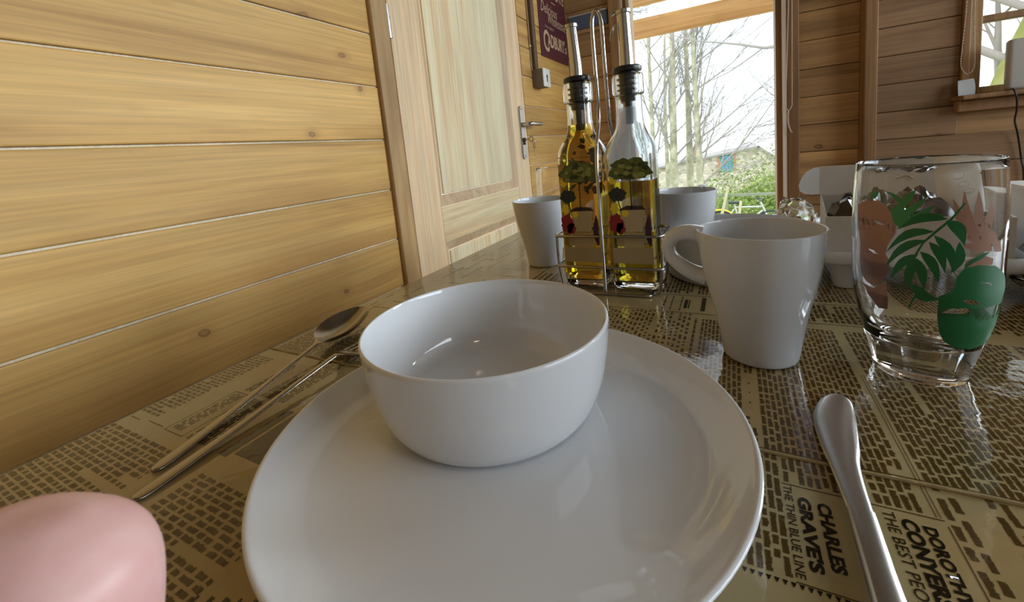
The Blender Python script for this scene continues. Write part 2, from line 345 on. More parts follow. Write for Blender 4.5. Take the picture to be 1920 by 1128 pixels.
DECAL = {'pink':[[[(-2.9252,0.1107),(-2.7145,0.1145),(-2.4929,0.1148),(-2.3344,0.1119),(-2.2378,0.1064),(-2.1858,0.1),(-2.2045,0.0956),(-2.2619,0.0919),(-2.3123,0.0877),(-2.3389,0.083),(-2.2955,0.0803),(-2.271,0.0749),(-2.361,0.0673),(-2.5243,0.0605),(-2.6892,0.0624),(-2.8013,0.0659),(-2.8432,0.0741),(-2.8287,0.086),(-2.8993,0.0982)],[(-2.5294,0.1028),(-2.4249,0.1017),(-2.3542,0.1007),(-2.4036,0.1004),(-2.4774,0.1007)],[(-2.6349,0.084),(-2.5232,0.0838),(-2.44,0.0818),(-2.5233,0.0817)]],[[(-1.1663,0.0934),(-1.2191,0.0978),(-1.2864,0.1018),(-1.355,0.1056),(-1.4201,0.1094),(-1.478,0.1133),(-1.532,0.1172),(-1.5234,0.112),(-1.5033,0.1069),(-1.4633,0.1025),(-1.3976,0.0987),(-1.3018,0.0957)]],[[(-1.215,0.0962),(-1.2314,0.1006),(-1.2657,0.1047),(-1.3044,0.1088),(-1.3393,0.1128),(-1.3699,0.1168),(-1.3977,0.1209),(-1.4186,0.1163),(-1.4292,0.1118),(-1.4187,0.1075),(-1.3817,0.1035),(-1.3161,0.0997)]],[[(-1.1949,0.0979),(-1.1546,0.1017),(-1.1404,0.1054),(-1.145,0.1092),(-1.1596,0.113),(-1.1824,0.1169),(-1.2091,0.1207),(-1.2358,0.117),(-1.2579,0.1133),(-1.2703,0.1096),(-1.2653,0.1058),(-1.2432,0.1019)]],[[(-1.1926,0.0962),(-1.087,0.0982),(-1.0095,0.1007),(-0.9667,0.1037),(-0.9629,0.1073),(-0.9871,0.1113),(-1.0199,0.1154),(-1.0481,0.1122),(-1.0785,0.109),(-1.1106,0.1059),(-1.1459,0.1028),(-1.1777,0.0996)]],[[(-1.3245,0.0991),(-1.1548,0.1023),(-0.9368,0.097),(-0.8622,0.0922),(-1.0636,0.0895),(-1.2747,0.0919),(-1.3603,0.0947)],[(-1.2387,0.0977),(-1.0833,0.1028),(-1.0613,0.1016),(-1.1727,0.0983)]],[[(-1.3771,0.0916),(-1.141,0.092),(-0.9819,0.0891),(-0.9772,0.0864),(-1.2261,0.0872),(-1.3747,0.0893)]],[[(-1.3454,0.082),(-1.1556,0.0852),(-0.9365,0.0821),(-0.9421,0.0789),(-1.3389,0.0778),(-1.3615,0.0792)]],[[(-0.9865,0.0919),(-0.8064,0.0919),(-0.778,0.0854),(-0.9155,0.0857)]]],'pinkfar':[[[(-2.7605,0.0605),(-2.5263,0.0592),(-2.3237,0.0664),(-2.2982,0.0542),(-2.3224,0.0476),(-2.4671,0.0468),(-2.6744,0.0543)]]],'lightgreen':[[[(-2.2601,0.1065),(-2.1745,0.1082),(-2.1104,0.1105),(-2.0608,0.1132),(-2.0211,0.1162),(-1.9877,0.1194),(-1.957,0.1227),(-2.0225,0.1209),(-2.0868,0.1188),(-2.1463,0.1165),(-2.1975,0.1138),(-2.2368,0.1105)]],[[(-2.2465,0.1027),(-2.1424,0.1039),(-2.0583,0.1059),(-1.9882,0.1085),(-1.9294,0.1115),(-1.8781,0.1149),(-1.83,0.1183),(-1.9035,0.1164),(-1.9774,0.1144),(-2.0505,0.1121),(-2.1212,0.1096),(-2.1887,0.1065)]],[[(-2.1691,0.1006),(-2.0657,0.1012),(-1.9789,0.1026),(-1.9042,0.1048),(-1.8392,0.1075),(-1.7809,0.1106),(-1.7253,0.1138),(-1.8017,0.1123),(-1.8784,0.1106),(-1.9548,0.1088),(-2.0303,0.1066),(-2.1032,0.104)]],[[(-2.1386,0.1144),(-2.1579,0.1165),(-2.1851,0.1181),(-2.2194,0.1192),(-2.2609,0.12),(-2.3086,0.1205),(-2.3607,0.1208),(-2.3226,0.1197),(-2.2861,0.1185),(-2.2507,0.1173),(-2.2154,0.1161),(-2.179,0.1151)]],[[(-2.1895,0.099),(-2.0868,0.1004),(-1.9932,0.1023),(-1.9036,0.1041),(-1.8157,0.1058),(-1.7278,0.1072),(-1.6393,0.1084),(-1.7394,0.1088),(-1.8373,0.1088),(-1.9315,0.108),(-2.0216,0.1062),(-2.1076,0.1032)]],[[(-2.615,0.1161),(-2.5614,0.1159),(-2.5269,0.1163),(-2.5043,0.117),(-2.4906,0.118),(-2.4825,0.1193),(-2.4767,0.1206),(-2.5147,0.1204),(-2.5516,0.1202),(-2.5841,0.1197),(-2.6082,0.1189),(-2.6205,0.1178)]],[[(-2.29,0.1103),(-2.137,0.113),(-2.0401,0.1062),(-2.0475,0.1024),(-2.1688,0.1001),(-2.2354,0.1027)]]],'green':[[[(-1.7325,0.0986),(-1.8577,0.1001),(-1.9717,0.1001),(-2.0743,0.0984),(-2.1653,0.0949),(-2.2474,0.09),(-2.327,0.0841),(-2.2268,0.0881),(-2.1292,0.0914),(-2.0304,0.0939),(-1.9297,0.0957),(-1.8286,0.097)]],[[(-1.8213,0.0936),(-1.9421,0.0936),(-2.049,0.0923),(-2.141,0.0896),(-2.2173,0.0855),(-2.2824,0.0803),(-2.3423,0.0744),(-2.2536,0.0786),(-2.1667,0.0825),(-2.0787,0.0857),(-1.9896,0.0884),(-1.9015,0.0908)]],[[(-1.9092,0.0849),(-2.0071,0.0844),(-2.0883,0.0829),(-2.1529,0.0803),(-2.2003,0.0768),(-2.2338,0.0725),(-2.2599,0.0678),(-2.1991,0.071),(-2.1382,0.074),(-2.0763,0.0767),(-2.0146,0.0793),(-1.9564,0.0819)]],[[(-1.9466,0.0833),(-2.0166,0.0802),(-2.0591,0.0768),(-2.0778,0.0733),(-2.0746,0.0697),(-2.0554,0.066),(-2.0282,0.0623),(-2.0009,0.0658),(-1.9746,0.0693),(-1.9515,0.0727),(-1.9353,0.0762),(-1.9303,0.0796)]],[[(-1.9367,0.0828),(-1.9474,0.0791),(-1.9371,0.0758),(-1.9158,0.0726),(-1.8882,0.0696),(-1.8578,0.0665),(-1.827,0.0635),(-1.8075,0.0674),(-1.7954,0.0712),(-1.7978,0.0746),(-1.82,0.0778),(-1.8644,0.0805)]],[[(-1.8916,0.0868),(-1.8667,0.0833),(-1.8269,0.0804),(-1.7829,0.0775),(-1.7392,0.0746),(-1.6982,0.0716),(-1.6595,0.0686),(-1.6549,0.0731),(-1.6595,0.0772),(-1.6816,0.0808),(-1.7264,0.0837),(-1.7953,0.0857)]],[[(-1.7928,0.0927),(-1.7738,0.0893),(-1.7399,0.0863),(-1.7011,0.0834),(-1.662,0.0805),(-1.6248,0.0775),(-1.5897,0.0744),(-1.5815,0.0787),(-1.5823,0.0827),(-1.6001,0.0861),(-1.6397,0.089),(-1.7032,0.0912)]],[[(-1.7401,0.0965),(-1.7049,0.0926),(-1.6557,0.089),(-1.6056,0.0854),(-1.5592,0.0817),(-1.5188,0.0777),(-1.483,0.0736),(-1.4704,0.079),(-1.4706,0.0839),(-1.4933,0.0883),(-1.5455,0.0918),(-1.6277,0.0946)]],[[(-1.6087,0.1048),(-1.5866,0.1018),(-1.5469,0.0995),(-1.5019,0.0973),(-1.4571,0.0951),(-1.4151,0.0927),(-1.3757,0.0902),(-1.3609,0.0945),(-1.3579,0.0983),(-1.3775,0.1014),(-1.4255,0.1036),(-1.5023,0.1048)]],[[(-1.4375,0.093),(-1.4705,0.0902),(-1.4849,0.0871),(-1.4939,0.084),(-1.5031,0.0808),(-1.5161,0.0776),(-1.5325,0.0745),(-1.4614,0.0769),(-1.401,0.0794),(-1.3632,0.0821),(-1.356,0.0853),(-1.3799,0.0889)]],[[(-1.5817,0.1057),(-1.6949,0.1082),(-1.8004,0.1092),(-1.8997,0.1086),(-1.994,0.1064),(-2.0857,0.1029),(-2.1785,0.0986),(-2.0748,0.1008),(-1.9746,0.1025),(-1.8755,0.1037),(-1.7767,0.1044),(-1.678,0.1048)]],[[(-1.9862,0.067),(-1.9611,0.0622),(-1.9198,0.059),(-1.8635,0.0573),(-1.7935,0.057),(-1.7139,0.0578),(-1.63,0.059),(-1.6903,0.0604),(-1.748,0.0619),(-1.8039,0.0635),(-1.8596,0.0652),(-1.918,0.0665)]],[[(-1.3967,0.1147),(-1.3808,0.1141),(-1.5436,0.1048),(-1.6867,0.0989),(-1.8479,0.0917),(-1.9463,0.0828),(-1.9662,0.0837),(-1.8673,0.0925),(-1.706,0.1001),(-1.5633,0.1059)]],[[(-2.0229,0.0521),(-1.9327,0.0609),(-1.9127,0.0606),(-2.0017,0.0517)]],[[(-1.3615,0.0792),(-1.3039,0.0819),(-1.1325,0.0856),(-1.0057,0.0865),(-1.127,0.0829),(-1.2588,0.0805),(-1.3587,0.0774)]],[[(-1.6519,0.0609),(-1.4813,0.0647),(-1.4523,0.0727),(-1.3594,0.0778),(-1.167,0.0793),(-0.8903,0.0778),(-0.6084,0.0713),(-0.3856,0.0618),(-0.384,0.052),(-0.3811,0.0419),(-0.3752,0.0323),(-0.7603,0.0284),(-1.0639,0.0271),(-1.3605,0.0286),(-1.5241,0.0324),(-1.6117,0.0387),(-1.6522,0.0488)],[(-1.5992,0.0509),(-1.5002,0.0538),(-1.2896,0.0543),(-1.2069,0.0522),(-1.2987,0.0508),(-1.4927,0.0508)],[(-1.3534,0.0589),(-1.2426,0.0596),(-1.1072,0.0573),(-1.1311,0.056),(-1.2761,0.0567)],[(-1.1458,0.0692),(-0.9312,0.0683),(-0.9084,0.0652),(-0.9996,0.0681)]]]}

# ------------------------------------------------------------------ room shell
XL, XR, YB, YF, ZC = -0.80, 3.40, 2.37, -1.70, 2.36
def slab(bm, *a): add_box(bm, *a)
def planks(parent, mat, axis, fixed, a0, a1, joints, th, skip=None, gap=.0013):
    """boards laid edge to edge, each an object; axis 'Y' runs along a side wall, 'X' along an end wall"""
    cache = {}
    for z0, z1 in zip(joints, joints[1:]):
        spans = [(a0, a1)]
        if skip:
            for (s0, s1, t0, t1) in skip:
                if z1 > t0+.01 and z0 < t1-.01:
                    ns = []
                    for (p, q) in spans:
                        if s0 > p: ns.append((p, min(q, s0)))
                        if s1 < q: ns.append((max(p, s1), q))
                        if s1 <= p or s0 >= q: ns.append((p, q))
                    spans = [s for s in ns if s[1]-s[0] > .02]
        for (p, q) in spans:
            L, H = q-p, z1-z0
            key = (round(L, 3), round(H, 3))
            if key not in cache:
                bm = bmesh.new(); add_box(bm, -L/2, L/2, -th/2, th/2, -H/2+gap, H/2-gap, .0024, 2)
                me = bm_mesh(bm, 'plank'); me.materials.append(mat); cache[key] = me
            c, zc = (p+q)/2, (z0+z1)/2
            jit = rnd.uniform(-.0004, .0010)*(1 if axis == 'Y' else -1)
            if axis == 'Y': link('plank', cache[key], None, parent, (fixed-th/2+jit, c, zc), (0, 0, R(90)))
            else: link('plank', cache[key], None, parent, (c, fixed+th/2+jit, zc))
def root(name, mesh, mat):
    o = link(name, mesh, mat); o['kind'] = 'structure'; return o

# floor and ceiling
bm = bmesh.new(); slab(bm, XL-.1, XR+.1, YF-.1, YB+.12, -.06, 0); root('floor', bm_mesh(bm, 'floor'), M_FLOORW)
bm = bmesh.new(); slab(bm, XL-.1, XR+.1, YF-.1, YB+.12, ZC, ZC+.06); root('ceiling', bm_mesh(bm, 'ceiling'), M_DIM)

# left wall: door opening y .906..1.732, up to z 1.98
JL = [.0465+.1325*k for k in range(0, 5)] + [.709, .8415, .973, 1.107, 1.2365, 1.362, 1.486, 1.615, 1.745, 1.875, 2.005, 2.135, 2.265, 2.355]
bm = bmesh.new()
slab(bm, XL-.09, XL-.0062, YF, .90, 0, ZC); slab(bm, XL-.09, XL-.0062, 1.737, YB, 0, ZC); slab(bm, XL-.09, XL-.0062, .90, 1.737, 1.99, ZC)
wl_ = root('wall_left', bm_mesh(bm, 'wall_left'), M_TONGUE)
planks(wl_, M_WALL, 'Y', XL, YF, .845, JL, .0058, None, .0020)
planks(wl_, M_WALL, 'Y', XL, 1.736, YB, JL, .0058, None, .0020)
# end wall behind the table
DX0, DX1, DZ = -.452, .186, 1.98
WX0, WX1, WZ0, WZ1 = .822, 1.66, .955, 1.80
bm = bmesh.new()
slab(bm, XL-.09, -.505, YB+.013, YB+.09, 0, ZC); slab(bm, .272, WX0, YB+.013, YB+.09, 0, ZC)
slab(bm, WX0, XR, YB+.013, YB+.09, 0, WZ0); slab(bm, WX1, 1.80, YB+.013, YB+.09, WZ0, ZC); slab(bm, 2.90, XR, YB+.013, YB+.09, WZ0, ZC)
slab(bm, WX0, WX1, YB+.013, YB+.09, WZ1, ZC); slab(bm, 1.80, 2.90, YB+.013, YB+.09, 2.25, ZC)
slab(bm, -.505, .272, YB+.013, YB+.09, DZ, ZC)
wb_ = root('wall_back', bm_mesh(bm, 'wall_back'), M_WALLB)
JB = [.043+.1225*k for k in range(0, 19)]; JB[-1] = 2.25
JR = [.004+.1145*k for k in range(0, 21)]
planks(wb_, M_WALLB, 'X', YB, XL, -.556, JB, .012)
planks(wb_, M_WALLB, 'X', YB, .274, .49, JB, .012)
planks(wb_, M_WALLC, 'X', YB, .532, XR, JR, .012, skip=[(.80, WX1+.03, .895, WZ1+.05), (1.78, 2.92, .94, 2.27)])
box('trim_1', .490, .533, YB-.075, YB+.012, 0, ZC, M_FRAME, None, .004)['kind'] = 'structure'
# right wall with two windows (out of the frame; sized and placed for the light), front wall closed
bm = bmesh.new()
for (y0, y1) in ((YF, -.70), (2.14, YB)): slab(bm, XR, XR+.08, y0, y1, 0, ZC)
slab(bm, XR, XR+.08, -.70, 2.14, 0, .96); slab(bm, XR, XR+.08, -.70, 2.14, 2.30, ZC)
root('wall_right', bm_mesh(bm, 'wall_right'), M_DIM)
bm = bmesh.new()
slab(bm, XL-.09, XR+.08, YF-.08, YF, 0, ZC)
root('wall_front', bm_mesh(bm, 'wall_front'), M_DIM)
def side_window(name, a0, a1, z0, z1, fixed, axis, nx, nz):
    e = empty(name, (fixed if axis == 'Y' else (a0+a1)/2, (a0+a1)/2 if axis == 'Y' else fixed, z0)); e['kind'] = 'structure'
    ox, oy, oz = e.location
    def bar(n, p0, p1, q0, q1, w=.05):
        if axis == 'Y': o = box(n, -.01, .05, p0-oy, p1-oy, q0-oz, q1-oz, M_FRAME, e, .003)
        else: o = box(n, p0-ox, p1-ox, -.05, .01, q0-oz, q1-oz, M_FRAME, e, .003)
    bar('window_frame', a0, a0+.05, z0, z1); bar('window_frame', a1-.05, a1, z0, z1)
    bar('window_frame', a0+.05, a1-.05, z0, z0+.05); bar('window_frame', a0+.05, a1-.05, z1-.05, z1)
    for i in range(1, nx): c = a0+(a1-a0)*i/nx; bar('glazing_bar', c-.015, c+.015, z0+.05, z1-.05)
    for i in range(1, nz): c = z0+(z1-z0)*i/nz; bar('glazing_bar', a0+.05, a1-.05, c-.015, c+.015)
    return e
side_window('window_2', -.70, 2.14, .96, 2.30, XR, 'Y', 5, 2)

def added_back_window():
    e = empty('added_window', (2.35, YB, .955)); e['kind'] = 'structure'  # unseen window added to carry the back-right lamp
    for (a, b_, c, d) in ((-.55, -.50, 0, 1.295), (.50, .55, 0, 1.295), (-.50, .50, 0, .05), (-.50, .50, 1.245, 1.295)): box('window_frame', a, b_, -.004, .08, c, d, M_FRAME, e, .003)
    box('glazing_bar', -.015, .015, .02, .06, .05, 1.245, M_FRAME, e, .002)
added_back_window()

# ---- door in the left wall
d1 = empty('door_1', (XL, .92, 0)); d1['kind'] = 'structure'
def dbox(n, x0, x1, y0, y1, z0, z1, mat, bev=.003, par=None): return box(n, x0, x1, y0-.92, y1-.92, z0, z1, mat, par or d1, bev, 2)
dbox('architrave', -.03, .014, .846, .904, 0, 2.03, M_TRIM, .006)
dbox('architrave', -.03, .014, .905, 1.736, 1.985, 2.05, M_TRIM, .006)
dbox('jamb', -.06, -.012, .900, .919, 0, 1.985, M_FRAME, .001)
dbox('stile', -.042, 0, .921, 1.052, .012, 1.975, M_DOORS)
dbox('stile', -.042, 0, 1.606, 1.731, .012, 1.975, M_DOORS)
dbox('rail', -.042, -.0006, 1.0525, 1.6055, .65, .762, M_DOORH)
dbox('rail', -.042, -.0006, 1.0525, 1.6055, .012, .15, M_DOORH)
dbox('rail', -.042, -.0006, 1.0525, 1.6055, 1.86, 1.975, M_DOORH)
def panel(z0, z1):
    y0, y1 = 1.0525-.92, 1.6055-.92; w = .040; e = empty('panel', (0, 0, 0)); e.parent = d1
    bm = bmesh.new()
    o = [(-.002, y0, z0), (-.002, y1, z0), (-.002, y1, z1), (-.002, y0, z1)]
    i = [(-.019, y0+w*.86, z0+w*.86), (-.019, y1-w*.86, z0+w*.86), (-.019, y1-w*.86, z1-w*.86), (-.019, y0+w*.86, z1-w*.86)]
    a = [bm.verts.new(p) for p in o]; c = [bm.verts.new(p) for p in i]
    for k in range(4): bm.faces.new((a[k], a[(k+1) % 4], c[(k+1) % 4], c[k]))
    link('moulding', bm_mesh(bm, 'moulding'), M_DOORB, e)
    bm = bmesh.new(); w2 = w*.86+.001
    add_box(bm, -.03, -.0105, y0+w2, y1-w2, z0+w2, z1-w2, .004, 2)
    link('field', bm_mesh(bm, 'field'), M_DOOR, e)
panel(.762, 1.86); panel(.15, .65)
# fittings of the door
for zz in (1.28, .35):
    bm = bmesh.new()
    add_tube(bm, [(.006, -.010, zz-.04), (.006, -.010, zz+.04)], .007, 12)
    for q in (-.041, -.013, .013, .041): add_tube(bm, [(.006, -.010, zz+q-.0015), (.006, -.010, zz+q+.0015)], .0078, 12)
    link('hinge', bm_mesh(bm, 'hinge', True, 50), M_STEELB, d1)
hp = empty('door_handle', (0, 1.676-.92, .988)); hp.parent = d1
def rounded_plate(name, w, h, t, r, mat, par):
    pts = []
    for cx, cz, a0 in ((w/2-r, h/2-r, 0), (-w/2+r, h/2-r, 90), (-w/2+r, -h/2+r, 180), (w/2-r, -h/2+r, 270)):
        for k in range(7): a = R(a0+90*k/6); pts.append((cx+r*math.cos(a), cz+r*math.sin(a)))
    bm = bmesh.new(); add_loft(bm, [[(x, p[0]*s, p[1]*s2) for p in pts] for x, s, s2 in ((0, 1, 1), (t*.7, 1, 1), (t, .93, .985))])
    return link(name, bm_mesh(bm, name, True, 40), mat, par)
rounded_plate('backplate', .036, .228, .009, .016, M_STEELB, hp)
bm = bmesh.new(); pp = cr([(.006, 0, .034), (.030, 0, .034), (.046, .006, .034), (.050, .030, .034), (.050, .105, .034)], 5)
add_tube(bm, pp, .0092, 12); link('lever', bm_mesh(bm, 'lever', True, 60), M_STEELB, hp)
bm = bmesh.new(); add_tube(bm, [(.006, 0, -.03), (.017, 0, -.03)], .0085, 14); add_box(bm, .006, .016, -.005, .005, -.052, -.033, .002)
link('lock_cylinder', bm_mesh(bm, 'lock_cylinder', True, 40), pmat('dark_steel', (.14, .13, .12), .3, metal=1), hp)
for zz in (.10, -.10):
    bm = bmesh.new(); add_tube(bm, [(.0085, 0, zz), (.0098, 0, zz)], .0045, 10); link('screw', bm_mesh(bm, 'screw', True, 40), M_STEEL, hp)
M_BRASS = pmat('brass', (.50, .36, .16), .3, metal=1)
ky = tag(empty('key_bunch', (XL+.018, 1.678, .958)), 'small bunch of brass keys hanging from the lock of the pale wooden door', 'keys')
bm = bmesh.new(); add_tube(bm, [(0, 0, 0), (.016, 0, 0)], .0022, 8); r = [(.024+.010*math.cos(a), .010*math.sin(a)*1.0, 0) for a in [2*PI*k/16 for k in range(16)]]
add_tube(bm, [(q[0], 0, q[1]) for q in r], .0028, 8, True); link('key', bm_mesh(bm, 'key', True, 60), M_BRASS, ky)
bm = bmesh.new(); add_tube(bm, [(.028, .012+.013*math.cos(2*PI*k/18), -.010+.013*math.sin(2*PI*k/18)) for k in range(18)], .001, 6, True)
link('ring', bm_mesh(bm, 'ring', True, 60), M_STEEL, ky)
for dy, dz in ((.016, 0), (.022, -.004)):
    bm = bmesh.new(); add_tube(bm, [(.028, dy+.008*math.cos(2*PI*k/14), -.030+dz+.009*math.sin(2*PI*k/14)) for k in range(14)], .0026, 8, True)
    add_box(bm, .0268, .0292, dy-.0022, dy+.0022, -.072+dz, -.038+dz); add_box(bm, .0268, .0292, dy+.002, dy+.005, -.068+dz, -.056+dz)
    link('key', bm_mesh(bm, 'key', True, 40), M_BRASS, ky)

# ---- glazed doorway of the end wall, with its frame
d2 = empty('door_2', ((DX0+DX1)/2, YB, 0)); d2['kind'] = 'structure'; cx = (DX0+DX1)/2
M_PINK = wood('frame_light', (.62, .46, .32), (.56, .40, .27), (.44, .30, .18), 'Z', knots=False, tone=.05)
def fbox(n, x0, x1, y0, y1, z0, z1, mat, bev=.003): return box(n, x0-cx, x1-cx, y0-YB, y1-YB, z0, z1, mat, d2, bev, 2)
fbox('architrave', -.558, -.504, YB-.022, YB+.012, 0, 2.06, M_FRAME)
fbox('jamb', -.503, -.487, YB-.008, YB+.10, 0, 2.0, M_PINK, .002)
fbox('jamb', -.4865, -.470, YB+.004, YB+.10, 0, 2.0, M_FRAME, .001)
fbox('jamb', -.4695, DX0, YB-.006, YB+.10, 0, 2.0, M_PINK, .002)
fbox('jamb', DX1, .209, YB-.004, YB+.10, 0, 2.0, M_FRAME, .002)
fbox('seal_strip', .2095, .2275, YB-.018, YB+.05, 0, 2.0, pmat('seal_white', (.80, .70, .62), .5), .002)
fbox('architrave', .228, .2735, YB-.022, YB+.012, 0, 2.06, M_FRAME)
fbox('head', -.503, .2275, YB-.02, YB+.10, 2.0, 2.06, M_FRAME)
fbox('threshold', -.503, .2275, YB-.02, YB+.14, 0, .03, M_FRAME)
# ---- window right of the doorway
w1 = empty('window_1', (WX0, YB, WZ0)); w1['kind'] = 'structure'
def wbox(n, x0, x1, y0, y1, z0, z1, mat, bev=.003): return box(n, x0-WX0, x1-WX0, y0-YB, y1-YB, z0-WZ0, z1-WZ0, mat, w1, bev, 2)
wbox('architrave', .800, .822, YB-.018, YB+.012, .955, 1.84, M_FRAME)
wbox('window_frame', .8225, .858, YB-.004, YB+.08, .956, 1.80, M_TRIM)
wbox('window_frame', 1.60, 1.66, YB-.004, YB+.08, .956, 1.80, M_TRIM)
wbox('window_frame', .8585, 1.5995, YB+.0, YB+.08, .956, .982, M_TRIM)
wbox('window_frame', .8585, 1.5995, YB+.0, YB+.08, 1.76, 1.80, M_TRIM)
wbox('glazing_bar', .8585, 1.5995, YB+.012, YB+.06, 1.224, 1.249, M_FRAME)
wbox('window_sill', .775, 1.70, YB-.11, YB-.001, .936, .954, M_FRAME, .005)
wbox('apron', .785, 1.69, YB-.045, YB-.001, .892, .9355, M_FRAME, .004)
for (a, b) in ((.983, 1.223), (1.25, 1.759)): wbox('pane', .859, 1.599, YB+.034, YB+.038, a, b, M_PANE, 0)

# ------------------------------------------------------------------ table
TZ = 0.74
TX0, TX1, TY0, TY1 = -.403, .52, -.03, .915
tb = tag(empty('dining_table', (.06, .25, 0)), 'wooden dining table under a newspaper-print cloth beside the plank wall', 'table')
M_TTOP = pmat('dark_tabletop', (.05, .03, .015), .6)
def tbox(n, x0, x1, y0, y1, z0, z1, bev=.004, mat=M_TRIM): return box(n, x0-.06, x1-.06, y0-.25, y1-.25, z0, z1, mat, tb, bev, 2)
tbox('tabletop', TX0+.004, TX1-.004, TY0+.004, TY1-.004, TZ-.034, TZ-.0032, mat=M_TTOP)
tbox('apron', TX0+.07, TX1-.07, TY0+.06, TY0+.08, TZ-.12, TZ-.0345); tbox('apron', TX0+.07, TX1-.07, TY1-.08, TY1-.06, TZ-.12, TZ-.0345)
tbox('apron', TX0+.05, TX0+.07, TY0+.07, TY1-.07, TZ-.12, TZ-.0345); tbox('apron', TX1-.07, TX1-.05, TY0+.07, TY1-.07, TZ-.12, TZ-.0345)
for x in (TX0+.05, TX1-.11):
    for y in (TY0+.05, TY1-.11): tbox('leg', x, x+.06, y, y+.06, 0, TZ-.0348, .006)

# cloth: glossy varnished newsprint in two sheets meeting at y = .2325
M_CLOTH = pmat('newsprint_vinyl', (.27, .2, .09), .055, spec=.6)
def vinyl_surface(m, col_sock=None):
    v = tex_coord(m, (1, 1, 1), rand=False); n, l, b = nodes(m)
    big = noise(m, v, 9, 4, .6, .5); mid = noise(m, v, 55, 3, .55, .3); fin = noise(m, v, 260, 2, .5)
    q = n.new('ShaderNodeMath'); q.operation = 'MULTIPLY_ADD'; q.inputs[1].default_value = .30
    l.new(mid, q.inputs[0]); l.new(big, q.inputs[2])
    q2 = n.new('ShaderNodeMath'); q2.operation = 'MULTIPLY_ADD'; q2.inputs[1].default_value = .035
    l.new(fin, q2.inputs[0]); l.new(q.outputs[0], q2.inputs[2])
    bump(m, q2.outputs[0], .12, .008)
    return v, big
v, big = vinyl_surface(M_CLOTH)
patch = noise(M_CLOTH, v, 5.5, 2, .5)
c = ramp(M_CLOTH, patch, [(.36, (.31, .255, .135)), (.5, (.36, .295, .155)), (.64, (.36, .25, .105))])
c = mix(M_CLOTH, .5, c, ramp(M_CLOTH, noise(M_CLOTH, v, 38, 3, .6), [(.3, .82), (.7, 1.1)]), 'MULTIPLY')
nodes(M_CLOTH)[1].new(c, nodes(M_CLOTH)[2].inputs['Base Color'])
M_INK = pmat('brown_ink', (.075, .045, .012), .055, spec=.6); vinyl_surface(M_INK)
M_INKB = pmat('black_ink', (.012, .009, .005), .055, spec=.6); vinyl_surface(M_INKB)
M_INKD = pmat('umber_ink', (.030, .018, .008), .055, spec=.6); vinyl_surface(M_INKD)
SEAM = .2325
cl = tag(empty('tablecloth', (0, 0, TZ)), 'glossy brown vinyl tablecloth printed with old newspaper columns', 'tablecloth')
for (y0, y1, dz) in ((TY0, SEAM-.0008, 0.0), (SEAM+.0008, TY1, -.0004)):
    bm = bmesh.new(); add_box(bm, TX0, TX1, y0, y1, -.0030, dz, .0009, 2)
    link('printed_sheet', bm_mesh(bm, 'printed_sheet'), M_CLOTH, cl)
for (xa, xb) in ((TX0+.002, -.222), (-.018, TX1-.002)):  # the near sheet's edge curls up a little along the joint
    bm = bmesh.new(); add_tube(bm, [(xa+(xb-xa)*k/24, SEAM-.0012, .0002+.0003*math.sin(k*1.7)) for k in range(25)], .0011, 8)
    link('curled_edge', bm_mesh(bm, 'curled_edge', True, 60), M_CLOTH, cl)
EPS = .00012
quads = []                                               # small print, as word bars
def Q(x0, x1, y0, y1): quads.append((x0, x1, y0, y1))
blocked = []
def lines(x0, x1, y0, y1, run='Y', pitch=.003, th=.56, wl=(.004, .012), gap=.0016, para=.10, indent=.10):
    """columns of print: bars of words along the run direction"""
    a0, a1, b0, b1 = (y0, y1, x0, x1) if run == 'Y' else (x0, x1, y0, y1)
    b = b0+pitch*.3
    while b+pitch*th < b1:
        a = a0 + (rnd.uniform(.0, .010) if rnd.random() < indent else 0); end = a1 - (rnd.uniform(.01, (a1-a0)*.7) if rnd.random() < para else 0)
        while a < end:
            L = rnd.uniform(*wl); e = min(a+L, a1)
            if e-a > .0012:
                q = a
                while q < e-.0004:                      # letter groups of uneven height inside a word
                    q2 = min(e, q+rnd.uniform(.0010, .0024)); lo = b-pitch*rnd.uniform(.0, .09); hi = b+pitch*th*rnd.uniform(.92, 1.22)
                    if run == 'Y': Q(lo, hi, q, q2-.00012)
                    else: Q(q, q2-.00012, lo, hi)
                    q = q2
            a += L+gap*rnd.uniform(.7, 1.5)
        b += pitch
# near right: beside the plate, under the mug and the tumbler
lines(.0395, .0500, .161, .2105, pitch=.0031, para=.2)
lines(-.030, .0165, .1625, .2310, pitch=.0031)
lines(.0175, .0500, .2130, .2312, pitch=.0031)
lines(.0510, .0695, .2130, .2312, pitch=.0033)
lines(.0500, .0520, .1605, .2090, pitch=.0024, th=.6)
lines(.0735, .13, .09, .2312, pitch=.0042, th=.48, para=.25, wl=(.005, .014), gap=.003)
lines(.13, .50, -.03, .2312, pitch=.0034)
lines(.055, .128, -.03, .085, pitch=.0034)
lines(.0735, .50, .2340, .40, pitch=.0030)
lines(.0110, .0700, .2340, .40, pitch=.0030, wl=(.004, .010))
lines(-.034, .0022, .2340, .40, pitch=.0030, wl=(.004, .010))
lines(.0030, .0105, .2340, .2610, pitch=.0030); lines(.0030, .0105, .3120, .40, pitch=.0030)
lines(-.20, -.036, .3120, .4100, pitch=.0040, th=.42, wl=(.002, .008), gap=.004)
lines(-.036, .10, .466, .60, pitch=.0036); lines(.12, .50, .42, .90, pitch=.0034)
lines(-.10, -.037, .466, .70, pitch=.0040, para=.3)
lines(-.30, .10, .70, .90, pitch=.0040, para=.3)
for x, t in ((-.066, .0015), (-.059, .0011), (-.050, .0010), (-.0135, .001), (-.008, .0022), (.004, .0015)): lines(x, x+.004, .4165, .4560, pitch=.004, th=t/.004, wl=(.003, .01))
lines(.02, .10, .4165, .4560, pitch=.004)
